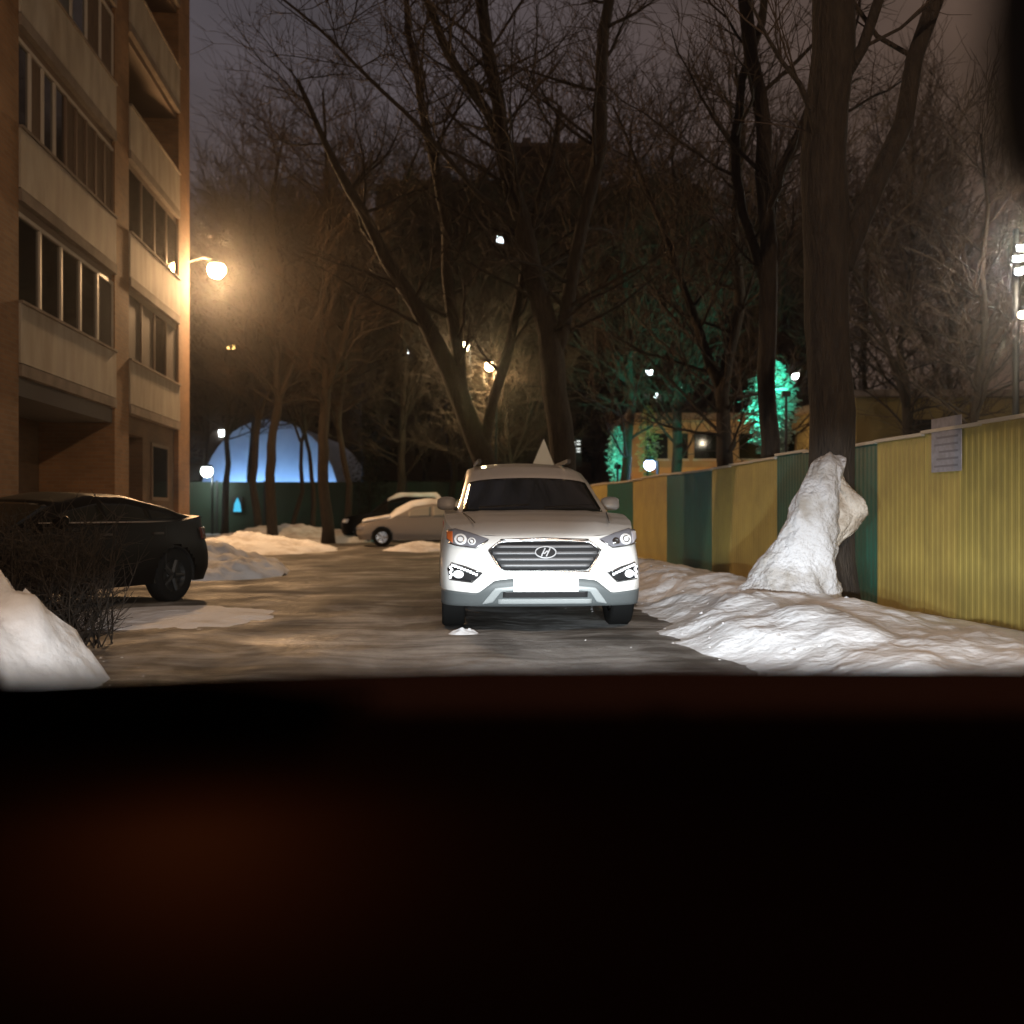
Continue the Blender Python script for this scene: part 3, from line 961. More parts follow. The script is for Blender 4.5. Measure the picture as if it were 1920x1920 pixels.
    def top_glass(s, va, vb, fmax, name, m_, off=0.006):
        g = []
        for i in range(15):
            row = []
            for q in range(21):
                f = (-1 + 2 * q / 20) * fmax
                b_ = 0.16 * f * f
                mid = (s.prof[0][0] + s.prof[-1][0]) / 2
                v = va + (vb - va) * i / 14
                v = v + b_ if v < mid else v - b_
                z = s.top(v, f)
                row.append((f * s.gw(z - 0.0), v, z))
            g.append(row)
        d = 1 if va < vb else 1
        fr = [[(x, y + (-off if y < s.L / 2 else off), z + off) for (x, y, z) in r_] for r_ in g]
        bk = [[(x, y, z - 0.01) for (x, y, z) in r_] for r_ in g]
        return MB().shell(fr, bk).build(name, m_, s.root, True)
    def side_glass(s, sgn, va, vb, m_, zoff=0.05, ztop=0.09, slant=0.0):
        fr, bk = [], []
        for i in range(9):
            r1, r2 = [], []
            for q in range(13):
                t = q / 12
                v = va + (vb - va) * t
                z0 = interp(s.belt, v) + zoff
                z1 = max(z0 + 0.01, s.top(v, 1.0) - ztop)
                z = z0 + (z1 - z0) * i / 8
                w = s.gw(z)
                r1.append((sgn * (w + 0.006), v, z)); r2.append((sgn * (w - 0.01), v, z))
            fr.append(r1); bk.append(r2)
        return MB().shell(fr, bk).build('side_window', m_, s.root, True)
    def wheels(s):
        R_ = s.wrad
        tyre = MB().lathe([(R_ * .62, -.09), (R_ * .93, -.11), (R_, -.085), (R_ * 1.0, .085), (R_ * .93, .11), (R_ * .62, .09)], (0, 0, 0), 'x', 28).build('tyre', M_rubber, mesh_only=True, smooth=True)
        rim = MB().lathe([(0.001, .05), (R_ * .16, .055), (R_ * .2, .03), (R_ * .56, .04), (R_ * .63, .085), (R_ * .64, .06), (R_ * .6, -.06), (0.001, -.06)], (0, 0, 0), 'x', 24)
        for k in range(5):
            a = 2 * math.pi * k / 5
            c_, s_ = math.cos(a), math.sin(a)
            rim.tube([((.058, c_ * R_ * .1, s_ * R_ * .1), .035), ((.066, c_ * R_ * .6, s_ * R_ * .6), .028)], 6)
        rimm = rim.build('rim', s.rim_m or mat('alloy', (.35, .35, .36), .35, metal=.9), mesh_only=True)
        for a in s.axles:
            for sg in (-1, 1):
                w = thing_part('wheel', s.root, (sg * (s.W - 0.13), a, R_), 0 if sg > 0 else math.pi)
                inst('tyre', tyre, (0, 0, 0), w); inst('rim', rimm, (0, 0, 0), w)
                # dark arch lining
        for a in s.axles:
            for sg in (-1, 1):
                mb = MB()
                i0, i1 = sg * (s.W - 0.30), sg * (s.W - 0.035)
                mb.lathe([(0.01, i0), (R_ * 1.15, i0), (R_ * 1.15, i1), (R_ * 1.11, i1)], (0, a, R_), 'x', 24)
                mb.v = [(x, y, max(z, s.zb + 0.01)) for (x, y, z) in mb.v]
                mb.build('wheel_arch', M_black, s.root)
    def patch(s, top, bot, name, m_, off=0.008, thick=0.03, nu=24, nz=6, rear=False, parent=None, label=None):
        """raised piece on the front between two polylines top(u), bot(u)"""
        u0, u1 = top[0][0], top[-1][0]
        fr, bk = [], []
        fn = s.rp if rear else s.fp
        for i in range(nz + 1):
            r1, r2 = [], []
            for q in range(nu + 1):
                u = u0 + (u1 - u0) * q / nu
                za, zb_ = interp(bot, u), interp(top, u)
                if zb_ < za + 0.002: zb_ = za + 0.002
                z = za + (zb_ - za) * i / nz
                r1.append(fn(u, z, off)); r2.append(fn(u, z, off - thick))
            fr.append(r1); bk.append(r2)
        o = MB().shell(fr, bk).build(name, m_, parent or s.root, True, label=label)
        return o
    def bar(s, pts, r, name, m_, off=0.01, parent=None, k=6):
        path = []
        for (a, b_) in zip(pts, pts[1:]):
            n = max(2, int(math.dist(a, b_) / 0.05))
            for i in range(n):
                t = i / n
                path.append((s.fp(a[0] + (b_[0] - a[0]) * t, a[1] + (b_[1] - a[1]) * t, off), r))
        path.append((s.fp(*pts[-1], off), r))
        return MB().tube(path, k).build(name, m_, parent or s.root, True)
    def mirror(s, sg, v, z, m_):
        w = s.gw(z)
        base = Vector((sg * (w + 0.13), v, z))
        pr = [(0.005, -.10), (0.05, -.095), (0.07, -.06), (0.078, 0), (0.072, .06), (0.05, .09), (0.005, .095)]
        mb = MB().lathe(pr, (0, 0, 0), 'x', 16)
        mb.v = [(x + base.x, y * 0.75 + base.y - 0.02 + 0.02 * (z_ > 0), z_ * 0.95 + base.z) for (x, y, z_) in mb.v]
        o = mb.build('wing_mirror', m_, s.root, True)
        MB().tube([((sg * (w - 0.02), v + .02, z - .07), .022), ((sg * (w + .08), v, z - .04), .02)], 6).build('mirror_arm', M_black, o, True)

def thing_part(name, parent, loc, rz=0):
    o = bpy.data.objects.new(name, None)
    o.empty_display_size = .2
    COL.objects.link(o)
    o.parent = parent; o.location = loc; o.rotation_euler = (0, 0, rz)
    return o

def mirror_pl(pl): return [(-u, z) for u, z in pl[::-1]]

# ---- the white car facing us
M_white = mat('white car paint', (0.62, 0.61, 0.59), 0.38, coat=0.6, color2=(0.55, 0.54, 0.52), noise_scale=1.5)
suv = Car(L=4.8, W=0.94, zb=0.27,
          belt=[(0, 0.885), (0.12, 0.925), (0.3, 0.985), (0.6, 1.035), (1.1, 1.09), (1.6, 1.10), (3.0, 1.13), (4.8, 1.16)],
          prof=[(1.10, 1.09), (1.86, 1.50), (2.2, 1.61), (2.7, 1.67), (3.6, 1.66), (4.25, 1.57), (4.72, 1.13)],
          wr=0.60, wb=0.80, axles=(0.95, 3.72), wrad=0.36, paint=M_white,
          front=[(0, 0), (0.45, 0.015), (0.68, 0.06), (0.86, 0.17), (0.925, 0.38), (0.94, 0.7), (0.94, 2.3)],
          fset=[(0.2, 0.14), (0.3, 0.06), (0.42, 0.0), (0.58, 0.0), (0.72, 0.03), (0.83, 0.065), (0.9, 0.11), (1.0, 0.20)],
          name='parked_car', label='white SUV parked facing the camera, brightly lit by headlights', loc=(0.30, 9.12, 0.02), rz=R(4.0))
S = suv
S.top_glass(1.15, 1.80, 0.93, 'windshield', M_glass)
for sg in (-1, 1):
    for va, vb in ((1.95, 2.72), (2.80, 3.55), (3.62, 4.2)):
        S.side_glass(sg, va, vb, M_glass)
    S.mirror(sg, 1.75, 1.20, mat('mirror shell', (.22, .21, .20), .4))
    MB().box((sg * 0.50 - 0.02, 2.3, 1.655), (sg * 0.50 + 0.02, 3.9, 1.70)).build('roof_rail', M_black, S.root)
for sg in (-1, 1):
    gp = []
    for q_ in range(14):
        v = .30 + .78 * q_ / 13
        u = .62 + .10 * q_ / 13
        z_ = interp(S.belt, v) + .045 * (1 - (u / (.94 * S.sidew(1.0))) ** 2) + .004
        gp.append(((sg * u, v, z_), .005))
    MB().tube(gp, 5).build('hood_gap', M_black, S.root)
# wipers
for u in (-0.55, 0.1):
    MB().tube([((u, 1.12, 1.155), .012), ((u + .5, 1.20, 1.185), .01)], 5).build('wiper', M_black, S.root)
# grille
M_grille = mat('grille black', (0.010, 0.010, 0.011), 0.6, spec=.2)
M_slat = mat('grille slat', (0.12, 0.12, 0.125), 0.5, metal=0.3)
gt = [(-.495, .770), (-.40, .832), (-.2, .842), (.2, .842), (.40, .832), (.495, .770)]
gb = [(-.495, .762), (-.385, .590), (.385, .590), (.495, .762)]
S.patch(gt, gb, 'grille', M_grille, off=0.006, nu=40)
fr_pts = [(-.505, .767), (-.405, .842), (-.2, .853), (.2, .853), (.405, .842), (.505, .767), (.39, .578), (-.39, .578), (-.505, .767)]
S.bar(fr_pts, 0.010, 'grille_frame', M_chrome, 0.012)
for z in (0.802, 0.745, 0.690, 0.636):
    hw = 0.49 - (0.09 * (z - .766) / .07 if z > .766 else (.766 - z) * 0.66) - 0.01
    S.patch([(-hw, z + .013), (hw, z + .013)], [(-hw, z - .013), (hw, z - .013)], 'grille_slat', M_slat, off=0.028, thick=0.03, nu=20, nz=2)
S.patch([(-.40, .868), (0, .882), (.40, .868)], [(-.40, .855), (0, .862), (.40, .855)], 'hood_trim', M_chrome, off=0.012, thick=0.02, nz=2)
# emblem: oval ring with a slanted H
ec, ea, eb_ = (0.0, .752), .092, .050
ring = [(ec[0] + ea * math.cos(2 * math.pi * k / 36), ec[1] + eb_ * math.sin(2 * math.pi * k / 36)) for k in range(37)]
M_emb = mat('emblem metal', (0.34, 0.34, 0.35), 0.4)
em = S.patch([(ec[0] + ea * .95 * c_, ec[1] + eb_ * .95 * math.sqrt(max(0, 1 - c_ * c_))) for c_ in [x / 8 for x in range(-8, 9)]],
             [(ec[0] + ea * .95 * c_, ec[1] - eb_ * .95 * math.sqrt(max(0, 1 - c_ * c_))) for c_ in [x / 8 for x in range(-8, 9)]], 'emblem', M_grille, off=.035, thick=.012, nu=16)
S.bar(ring, .0065, 'emblem_ring', M_emb, .042, em)
for pts in ([(-.040, .715), (-.030, .74), (-.012, .772), (-.004, .79)], [(.004, .714), (.012, .732), (.030, .764), (.040, .789)],
            [(-.026, .746), (-.010, .742), (.010, .762), (.026, .758)]):
    S.bar(pts, .0075, 'emblem_letter', M_emb, .046, em)
# headlights
M_lens = mat('headlight lens', (0.16, 0.16, 0.18), 0.12, coat=1.0)
M_lamp_bright = mat('lamp reflector', (0.85, 0.86, 0.88), 0.25)
M_amber = mat('amber marker', (0.55, 0.13, 0.03), 0.35)
for sg in (-1, 1):
    T = [(-.88, .945), (-.80, .962), (-.66, .925), (-.50, .868)]
    B_ = [(-.88, .86), (-.82, .815), (-.62, .79), (-.50, .862)]
    T2, B2 = (T, B_) if sg < 0 else (mirror_pl(T), mirror_pl(B_))
    hl = S.patch(T2, B2, 'headlight', M_lens, off=.010, nu=24)
    def sq(T, sg=sg): return T if sg < 0 else mirror_pl(T)
    S.patch(sq([(-.879, .935), (-.825, .935)]), sq([(-.879, .87), (-.825, .83)]), 'turn_signal', M_amber if sg < 0 else mat('clear marker', (.4, .38, .42), .3), off=.016, thick=.02, nu=6, parent=hl)
    for (cu, cz, rr) in ((-.755, .865, .050), (-.655, .848, .032)):
        pr = [x / 6 for x in range(-6, 7)]
        S.patch(sq([(cu + rr * 1.15 * c_, cz + rr * math.sqrt(max(0, 1 - c_ * c_))) for c_ in pr]),
                sq([(cu + rr * 1.15 * c_, cz - rr * math.sqrt(max(0, 1 - c_ * c_))) for c_ in pr]), 'reflector', M_lamp_bright if cu < -.7 or sg < 0 else M_chrome, off=.018, thick=.02, nu=14, parent=hl)
        rc = [(cu + rr * .6 * math.cos(2 * math.pi * k / 20), cz + rr * .55 * math.sin(2 * math.pi * k / 20)) for k in range(21)]
        if sg > 0: rc = [(-a, b_) for a, b_ in rc]
        S.bar(rc, .006, 'bulb_ring', M_chrome, .022, hl)
    S.bar(sq([(-.86, .83), (-.80, .81), (-.62, .788), (-.51, .855)]), .007, 'lens_trim', M_chrome, .014, hl)
    # fog lamp housing with a row of small daytime lamps
    T = [(-.865, .60), (-.83, .643), (-.70, .61), (-.565, .565)]
    B_ = [(-.865, .59), (-.845, .51), (-.66, .488), (-.565, .560)]
    fg = S.patch(sq(T), sq(B_), 'fog_lamp', M_grille, off=.008)
    S.bar(sq([(-.868, .60), (-.832, .650), (-.70, .618), (-.560, .565), (-.655, .482), (-.848, .503), (-.868, .60)]), .007, 'fog_lamp_frame', M_chrome, .010, fg)
    mb = MB()
    rows = [(-.845 + .012 * (k % 2), .525 + .022 * k) for k in range(5)] + [(-.825 + .026 * k, .630 - .0068 * k - .00035 * k * k) for k in range(9)]
    for (u, z) in rows:
        c_ = S.fp(u if sg < 0 else -u, z, .02)
        mb.box((c_[0] - .0105, c_[1] - .008, c_[2] - .0105), (c_[0] + .0105, c_[1] + .01, c_[2] + .0105))
    mb.build('daytime_light', M_lamp_bright, fg)
    pr = [x / 6 for x in range(-6, 7)]
    S.patch(sq([(-.775 + .048 * c_, .553 + .036 * math.sqrt(max(0, 1 - c_ * c_))) for c_ in pr]),
            sq([(-.775 + .048 * c_, .553 - .036 * math.sqrt(max(0, 1 - c_ * c_))) for c_ in pr]), 'fog_lamp_lens', M_lamp_bright, off=.02, thick=.02, nu=14, parent=fg)
# lower bumper in dark plastic with a pale skid plate
M_dplast = mat('dark grey plastic', (0.075, 0.085, 0.088), 0.6)
S.patch([(-.93, .408), (-.60, .385), (-.455, .500), (-.28, .520), (.28, .520), (.455, .500), (.60, .385), (.93, .408)],
        [(-.93, .262), (.93, .262)], 'lower_bumper', M_dplast, off=.012, thick=.05, nu=60)
M_skid = mat('skid plate', (0.25, 0.27, 0.275), 0.5)
for sg in (-1, 1):
    def sq(T, sg=sg): return T if sg < 0 else mirror_pl(T)
    S.patch(sq([(-.56, .292), (-.45, .435), (-.28, .452)]), sq([(-.56, .285), (-.47, .30), (-.40, .40), (-.28, .412)]), 'skid_plate', M_skid, off=.03, thick=.03)
S.patch([(-.42, .33), (.42, .33)], [(-.42, .287), (.42, .287)], 'skid_plate', M_skid, off=.028, thick=.03)
S.patch([(-.38, .40), (.38, .40)], [(-.38, .345), (.38, .345)], 'lower_intake', M_black, off=.018, thick=.02)
# licence plate, blown out to blank white in the photograph
pm = mat('plate white', (0.96, 0.96, 0.96), 0.35)
MB().box((-.275, -.062, .415), (.275, -.045, .535)).build('licence_plate', pm, S.root)
MB().box((-.29, -.045, .405), (.29, .02, .545)).build('plate_holder', mat('plate holder', (.8, .8, .8), .4), S.root)
for sg in (-1, 1):
    S.patch([(sg * .9, 1.0), (sg * .7, 1.0)][::sg * -1], [(sg * .9, .82), (sg * .7, .82)][::sg * -1], 'tail_light', mat('tail red', (.25, .01, .01), .3), rear=True)
    MB().box((sg * (S.W + .0), 1.9, .32), (sg * (S.W - .06), 3.2, .40)).build('sill_trim', M_black, S.root)

# ---- dark liftback on the left, rear end away from us
M_dark = mat('black car paint', (0.003, 0.0026, 0.0026), 0.45, coat=0.0, spec=.10)
rear_at = Vector((-4.62, 13.85, 0))
ang = R(68)
axis = Vector((math.cos(ang), math.sin(ang), 0))       # front -> rear
fo = rear_at - axis * 4.45
dk = Car(L=4.45, W=0.87, zb=0.24,
         belt=[(0, .72), (.2, .78), (1.1, .93), (2.5, .96), (3.7, 1.0), (4.2, 1.06), (4.45, 1.02)],
         prof=[(1.05, .92), (1.75, 1.25), (2.3, 1.345), (3.1, 1.335), (3.75, 1.21), (4.2, 1.05)],
         wr=0.56, wb=0.76, axles=(0.85, 3.55), wrad=0.325, paint=M_dark,
         front=[(0, 0), (.45, .03), (.7, .12), (.82, .3), (.87, .6), (.87, 2.2)],
         fset=[(.2, .1), (.4, 0), (.6, 0), (.75, .06), (.9, .12), (1.05, .16)],
         name='parked_car', label='dark unlit liftback parked beside the brick building behind the near snow heap', loc=(fo.x, fo.y, .02), rz=ang - R(90), rim_m=mat('dark rim', (.004, .004, .004), .6))
dk.top_glass(1.1, 1.68, .92, 'windshield', M_glass)
dk.top_glass(4.05, 3.3, .9, 'rear_window', M_glass)
for sg in (-1, 1):
    for va, vb in ((1.75, 2.45), (2.52, 3.2), (3.26, 3.7)):
        dk.side_glass(sg, va, vb, M_glass, .045, .07)
    dk.mirror(sg, 1.7, 1.0, M_dark)
    MB().box((sg * .775, 1.5, .985), (sg * .79, 3.65, 1.0)).build('window_trim', mat('dull trim', (.25, .22, .2), .4), dk.root)
    for v in (2.3, 3.15):
        MB().box((sg * .84, v, .84), (sg * .87, v + .17, .865)).build('door_handle', mat('dark handle', (.05, .045, .045), .35), dk.root)
        MB().box((sg * .849, v + .22, .33), (sg * .853, v + .228, .93)).build('door_gap', M_black, dk.root)
    T = [(sg * .84, .92), (sg * .55, .92)]; B_ = [(sg * .84, .76), (sg * .55, .78)]
    dk.patch(sorted(T), sorted(B_), 'tail_light', mat('dark tail', (.08, .02, .015), .25), rear=True)
    dk.patch(sorted([(sg * .80, .68), (sg * .5, .68)]), sorted([(sg * .80, .56), (sg * .5, .58)]), 'headlight', M_lens)
dk.patch([(-.4, .6), (.4, .6)], [(-.4, .48), (.4, .48)], 'grille', M_black)

# ---- two snowy cars far down the yard, noses to the left
def snow_top(c, va, vb, fmax, off=.07):
    g = []
    for i in range(21):
        row = []
        for q in range(13):
            f = (-1 + 2 * q / 12) * fmax
            v = va + (vb - va) * i / 20
            z = c.top(v, f)
            e = min(1, 3 * (1 - abs(f / fmax))) * min(1, min(i, 20 - i) / 3)
            row.append((f * c.gw(z), v, z + .012 + off * e * (1 + .3 * fbm(f * 2, v * 2, 1))))
        g.append(row)
    bk = [[(x, y, z_ - .02 - off * .2) for (x, y, z_) in r_] for r_ in g]
    return MB().shell(g, bk).build('snow_cover', M_snow, c.root, True)
M_far = mat('grey car paint', (0.17, 0.15, 0.135), 0.6)
c1p = P(668, 1000, 33.5)
fc = Car(L=4.3, W=.85, zb=.22, belt=[(0, .68), (.2, .76), (1.0, .9), (2.5, .95), (4.3, 1.0)],
         prof=[(.95, .9), (1.75, 1.36), (2.3, 1.44), (3.2, 1.42), (4.1, 1.0)], wr=.56, wb=.75, axles=(.85, 3.4), wrad=.31, paint=M_far,
         front=[(0, 0), (.45, .03), (.7, .12), (.8, .3), (.85, .6), (.85, 2.1)], fset=[(.2, .1), (.4, 0), (.6, 0), (.75, .06), (1.0, .14)],
         name='parked_car', label='grey hatchback with snow on hood and windshield parked across behind the white car', loc=(c1p.x, c1p.y, 0.01), rz=R(-84))
for sg in (-1, 1):
    for va, vb in ((1.7, 2.4), (2.48, 3.3)): fc.side_glass(sg, va, vb, mat('frosted glass', (.20, .19, .17), .6), .04, .07)
    fc.patch(sorted([(sg * .78, .66), (sg * .5, .66)]), sorted([(sg * .78, .54), (sg * .5, .56)]), 'headlight', M_lens)
fc.patch([(-.4, .6), (.4, .6)], [(-.4, .45), (.4, .45)], 'grille', M_black)
snow_top(fc, .98, 3.1, .96, .11)
hood = []
for i in range(13):
    v = .12 + .9 * i / 12
    hood.append([(u, v + .1, interp(fc.belt, v) + .10 + .05 * (1 - (u / .7) ** 2)) for u in [-.68 + 1.36 * k / 10 for k in range(11)]])
MB().shell(hood, [[(x, y, z - .06) for x, y, z in r_] for r_ in hood]).build('snow_cover', M_snow, fc.root, True)
c2p = P(640, 1000, 38.5)
fs = Car(L=4.6, W=.92, zb=.26, belt=[(0, .85), (.2, .93), (1.0, 1.05), (2.5, 1.1), (4.6, 1.15)],
         prof=[(1.0, 1.05), (1.7, 1.62), (2.2, 1.74), (3.6, 1.73), (4.4, 1.15)], wr=.64, wb=.82, axles=(.9, 3.6), wrad=.36, paint=M_dark,
         front=[(0, 0), (.45, .03), (.75, .12), (.87, .3), (.92, .6), (.92, 2.2)], fset=[(.2, .1), (.4, 0), (.7, 0), (.85, .06), (1.1, .14)],
         name='parked_car', label='dark SUV with snow on its roof parked behind the snowy hatchback', loc=(c2p.x, c2p.y, 0.01), rz=R(-84))
for sg in (-1, 1):
    for va, vb in ((1.7, 2.5), (2.6, 3.5)): fs.side_glass(sg, va, vb, M_glass, .04, .09)
    fs.patch(sorted([(sg * .83, .86), (sg * .5, .86)]), sorted([(sg * .83, .72), (sg * .5, .74)]), 'headlight', M_lamp_bright)
fs.patch([(-.4, .8), (.4, .8)], [(-.4, .6), (.4, .6)], 'grille', M_slat)
snow_top(fs, 1.75, 3.9, .92, .10)

# triangular sign on a post behind the white car
sg_ = thing('road_sign', 'small pale triangular sign on a post, peeping over the roof of the white car', 'road sign', P(1020, 960, 17) - Vector((0, 0, H)), R(58))
MB().tube([((0, .03, 0), .025), ((0, .03, 2.35), .025)], 8).build('post', M_black, sg_)
tri = [(-.34, 0, 1.92), (.34, 0, 1.92), (.0, 0, 2.34)]
MB().add(tri + [(x, .012, z) for x, y, z in tri], [(0, 1, 2), (5, 4, 3), (0, 3, 4, 1), (1, 4, 5, 2), (2, 5, 3, 0)]).build('sign_plate', mat('sign white', (.8, .8, .74), .4), sg_)

# ------------------------------------------------------------------ far things
# dark panel block closing the view
FB = 95.0
blk = thing('apartment_block', 'long dark panel block behind the trees with a few lit windows', 'building', (0, FB, 0))
M_blk = mat('block wall', (0.06, 0.042, 0.03), 0.9, color2=(0.045, 0.032, 0.024), noise_scale=.3)
def X(px, Y=FB): return (px - 960) / F * Y
def Z(py, Y=FB): return H + (960 - py) / F * Y
SEG = [(250, 512, 470, 3.0), (512, 700, 408, 0.0), (700, 943, 335, 1.5), (943, 1128, 268, 0.8), (1128, 1330, 352, 0.0), (1330, 1570, 418, 2.2)]
for (xa, xb, yt, dy) in SEG:
    MB().box((X(xa), dy, -.1), (X(xb) - .02, 14 + dy, Z(yt))).build('wall', M_blk, blk)
    MB().box((X(xa) + .6, dy + 1, Z(yt) + .003), (X(xb) - .6, 12 + dy, Z(yt) + .7)).build('roof', M_slab, blk)
    for q_ in range(3):
        ax = X(xa) + (X(xb) - X(xa)) * (.2 + .3 * q_)
        MB().box((ax, dy + 3, Z(yt) + .703), (ax + .9, dy + 4.5, Z(yt) + 1.9)).build('chimney', M_slab, blk)
wmesh = MB().box((-.75, -.06, -.7), (.75, -.004, .7)).build('window', M_glass, mesh_only=True)
for (xa, xb, yt, dy) in SEG:
    nw = int((xb - xa) / 60)
    for k in range(nw):
        for f_ in range(int((Z(yt) - 2.5) / 3.1)):
            inst('window', wmesh, (X(xa + (k + .5) * (xb - xa) / nw), dy, 3.4 + 3.1 * f_), blk)
LIT = [(940, 442, 'w', .45), (1220, 698, 'w', .4), (1275, 730, 'w', .45), (1225, 742, 'w', .35), (1352, 697, 'w', .22), (403, 808, 'w', .42), (415, 640, 'o', .45),
       (762, 655, 'w', .22), (1505, 700, 'w', .4)]
for (x, y, c_, s_) in LIT:
    mm = emission('lit window white', (.85, .95, 1), 40) if c_ == 'w' else emission('lit window orange', (1, .62, .2), 40)
    o = MB().box((-s_, -.16, -s_ * .6), (s_, -.07, s_ * .6)).build('lit_window', mm, blk, label='small bright %s window' % ('white' if c_ == 'w' else 'orange'))
    o.location = (X(x), next(d_ for xa, xb, yt, d_ in SEG if xa <= x < xb), Z(y))

# pale rounded hall glowing blue
hy = 64.0
hall = thing('sports_hall', 'pale round roofed hall glowing blue beyond the far fence', 'hall', (X(505, hy), hy, 0))
M_hall = mat('pale hall cover', (.62, .68, .78), .8, color2=(.52, .58, .7), noise_scale=.8)
g = []
rx_, rz_ = 4.5, 6.9
for i in range(25):
    t_ = math.pi * i / 24
    g.append([(-rx_ * math.cos(t_), yy, rz_ * math.sin(t_) ** .8) for yy in [0, 3, 6, 9, 12, 15]])
MB().grid(g).build('roof', M_hall, hall, True)
ft = [(-rx_ * math.cos(math.pi * i / 24), .0, rz_ * math.sin(math.pi * i / 24) ** .8) for i in range(25)]
MB().add(ft + [(x, .15, z) for x, y, z in ft], [tuple(range(25))[::-1], tuple(range(25, 50))]).build('end_wall', M_hall, hall)
for k, (px, pw) in enumerate(((405, 520), (462, 440), (530, 360), (600, 240))):
    lx = X(px, 60)
    fl = thing('floodlight', ['floodlight at the left foot of the blue hall', 'left middle floodlight at the foot of the blue hall', 'right middle floodlight at the foot of the blue hall', 'floodlight at the right foot of the blue hall'][k], 'floodlight', (lx, 62.5, 0), 0, 'floodlights in front of the blue hall')
    MB().tube([((0, 0, 0), .04), ((0, 0, 1.6), .04)], 6).build('post', M_black, fl)
    MB().box((-.25, -.1, 1.6), (.25, .1, 1.85)).build('housing', M_black, fl)
    q = point_light('floodlight_light', (0, 0, 0), pw * .34, (.27, .56, 1.0), .03)
    q.parent = fl; q.location = (0, .35, 2.3)

# dark green fence across the end of the yard
ff = thing('yard_fence', 'dark green fence closing the far end of the yard', 'fence', (0, 54, 0))
M_ffg = mat('dark green sheet', (0.014, 0.045, 0.025), .7, color2=(.02, .03, .018), noise_scale=.5)
pan = MB().box((0, 0, 0), (2.45, .05, 2.72)).build('panel', M_ffg, mesh_only=True)
pst = MB().box((-.05, -.03, 0), (.05, .08, 2.78)).build('post', M_black, mesh_only=True)
for k in range(9):
    xx = X(318, 54) + 2.5 * k
    if k < 5 or True:
        inst('panel', pan, (xx + .025, 0, 0), ff)
        inst('post', pst, (xx, -.03, 0), ff)
# bright white yard lamp over the far fence, and small cyan lit opening
def yard_lamp(px, py, Y, r, col, estr, lab, power=0, cat='street lamp', arm=True, name='street_lamp', lampoff=(0, -.3, -.2), group=None):
    p = P(px, py, Y)
    t_ = thing(name, lab, cat, (p.x, p.y, 0), 0, group)
    lamp_head(t_, (0, 0, p.z), r, col, estr)
    MB().tube([((.25, .1, 0), .07), ((.25, .1, p.z + .1), .045), ((0, 0, p.z + r + .08), .035)], 8).build('pole', M_black, t_, True)
    MB().lathe([(.03, .12), (r * .8, r * .3 + .1), (r * 1.1, r * .2)], (0, 0, p.z + r * .5), 'z', 12).build('lamp_hood', M_black, t_)
    if power:
        q = point_light(name + '_light', (0, 0, 0), power, col, .1)
        q.parent = t_; q.location = (lampoff[0], lampoff[1], p.z - r - .05 + lampoff[2])
    return t_
yard_lamp(388, 884, 52.5, .30, (.88, 1, .95), 22, 'low white lamp beside the building corner above the far fence', 90, lampoff=(0, -.1, -.2))
yard_lamp(870, 650, 43, .22, (1, .80, .48), 60, 'upper warm white street lamp shining through branches above the white car', 200)
yard_lamp(918, 687, 40, .19, (1, .70, .34), 45, 'lower warm street lamp among lit twigs above the white car', 650)
cy = thing('lit_window', 'small cyan lit opening in the dark green far fence', 'window', P(445, 946, 53.9) - Vector((0, 0, 0)))
MB().box((-.28, -.04, -.42), (.28, .02, .42)).build('frame', M_black, cy)
MB().add([(-.2, -.05, -.38), (.22, -.05, -.38), (.16, -.05, .05), (.02, -.05, .38), (-.14, -.05, .05), (-.2, -.045, -.38), (.22, -.045, -.38), (.16, -.045, .05), (.02, -.045, .38), (-.14, -.045, .05)],
         [(0, 1, 2, 3, 4), (9, 8, 7, 6, 5)]).build('pane', emission('cyan lit', (.08, .55, .85), 1.1), cy)

# low lit building behind the striped fence
lb_y = 44.0
lb = thing('low_building', 'low beige building lit warm behind the striped fence', 'building', (X(1185, lb_y), lb_y, 0))
wd = X(1560, lb_y) - X(1185, lb_y)
M_beige = mat('beige render', (.42, .30, .17), .9, color2=(.34, .24, .14), noise_scale=.8)
M_plinth = mat('orange plinth', (.52, .30, .13), .9)
MB().box((0, 0, 0), (wd, 8, 3.05)).build('wall', M_plinth, lb)
MB().box((.0, .08, 3.053), (wd, 8, 5.1)).build('wall', M_beige, lb)
MB().box((-.3, -.4, 5.103), (wd + .3, 8.4, 5.35)).build('roof', M_slab, lb)
for (a, c_) in ((1210, 1252), (1262, 1290), (1302, 1345), (1386, 1428), (1450, 1490)):
    MB().box((X(a, lb_y) - X(1185, lb_y), .0, 3.42), (X(c_, lb_y) - X(1185, lb_y), .076, 4.5)).build('window', M_glass, lb)
    MB().box((X(a, lb_y) - X(1185, lb_y) - .06, -.02, 3.34), (X(c_, lb_y) - X(1185, lb_y) + .06, .076, 3.417)).build('sill', M_frame, lb)
yard_lamp(1330, 900, 38.5, .12, (1, .62, .28), 8, 'warm lamp lighting the low beige building, mostly hidden by the fence', 220)
yard_lamp(1218, 872, 31, .17, (.45, .62, 1), 22, 'small blue white lamp just above the striped fence', 40)
yard_lamp(1450, 893, 38.5, .10, (1, .62, .28), 8, 'second warm lamp by the low beige building near the slim tree', 160)

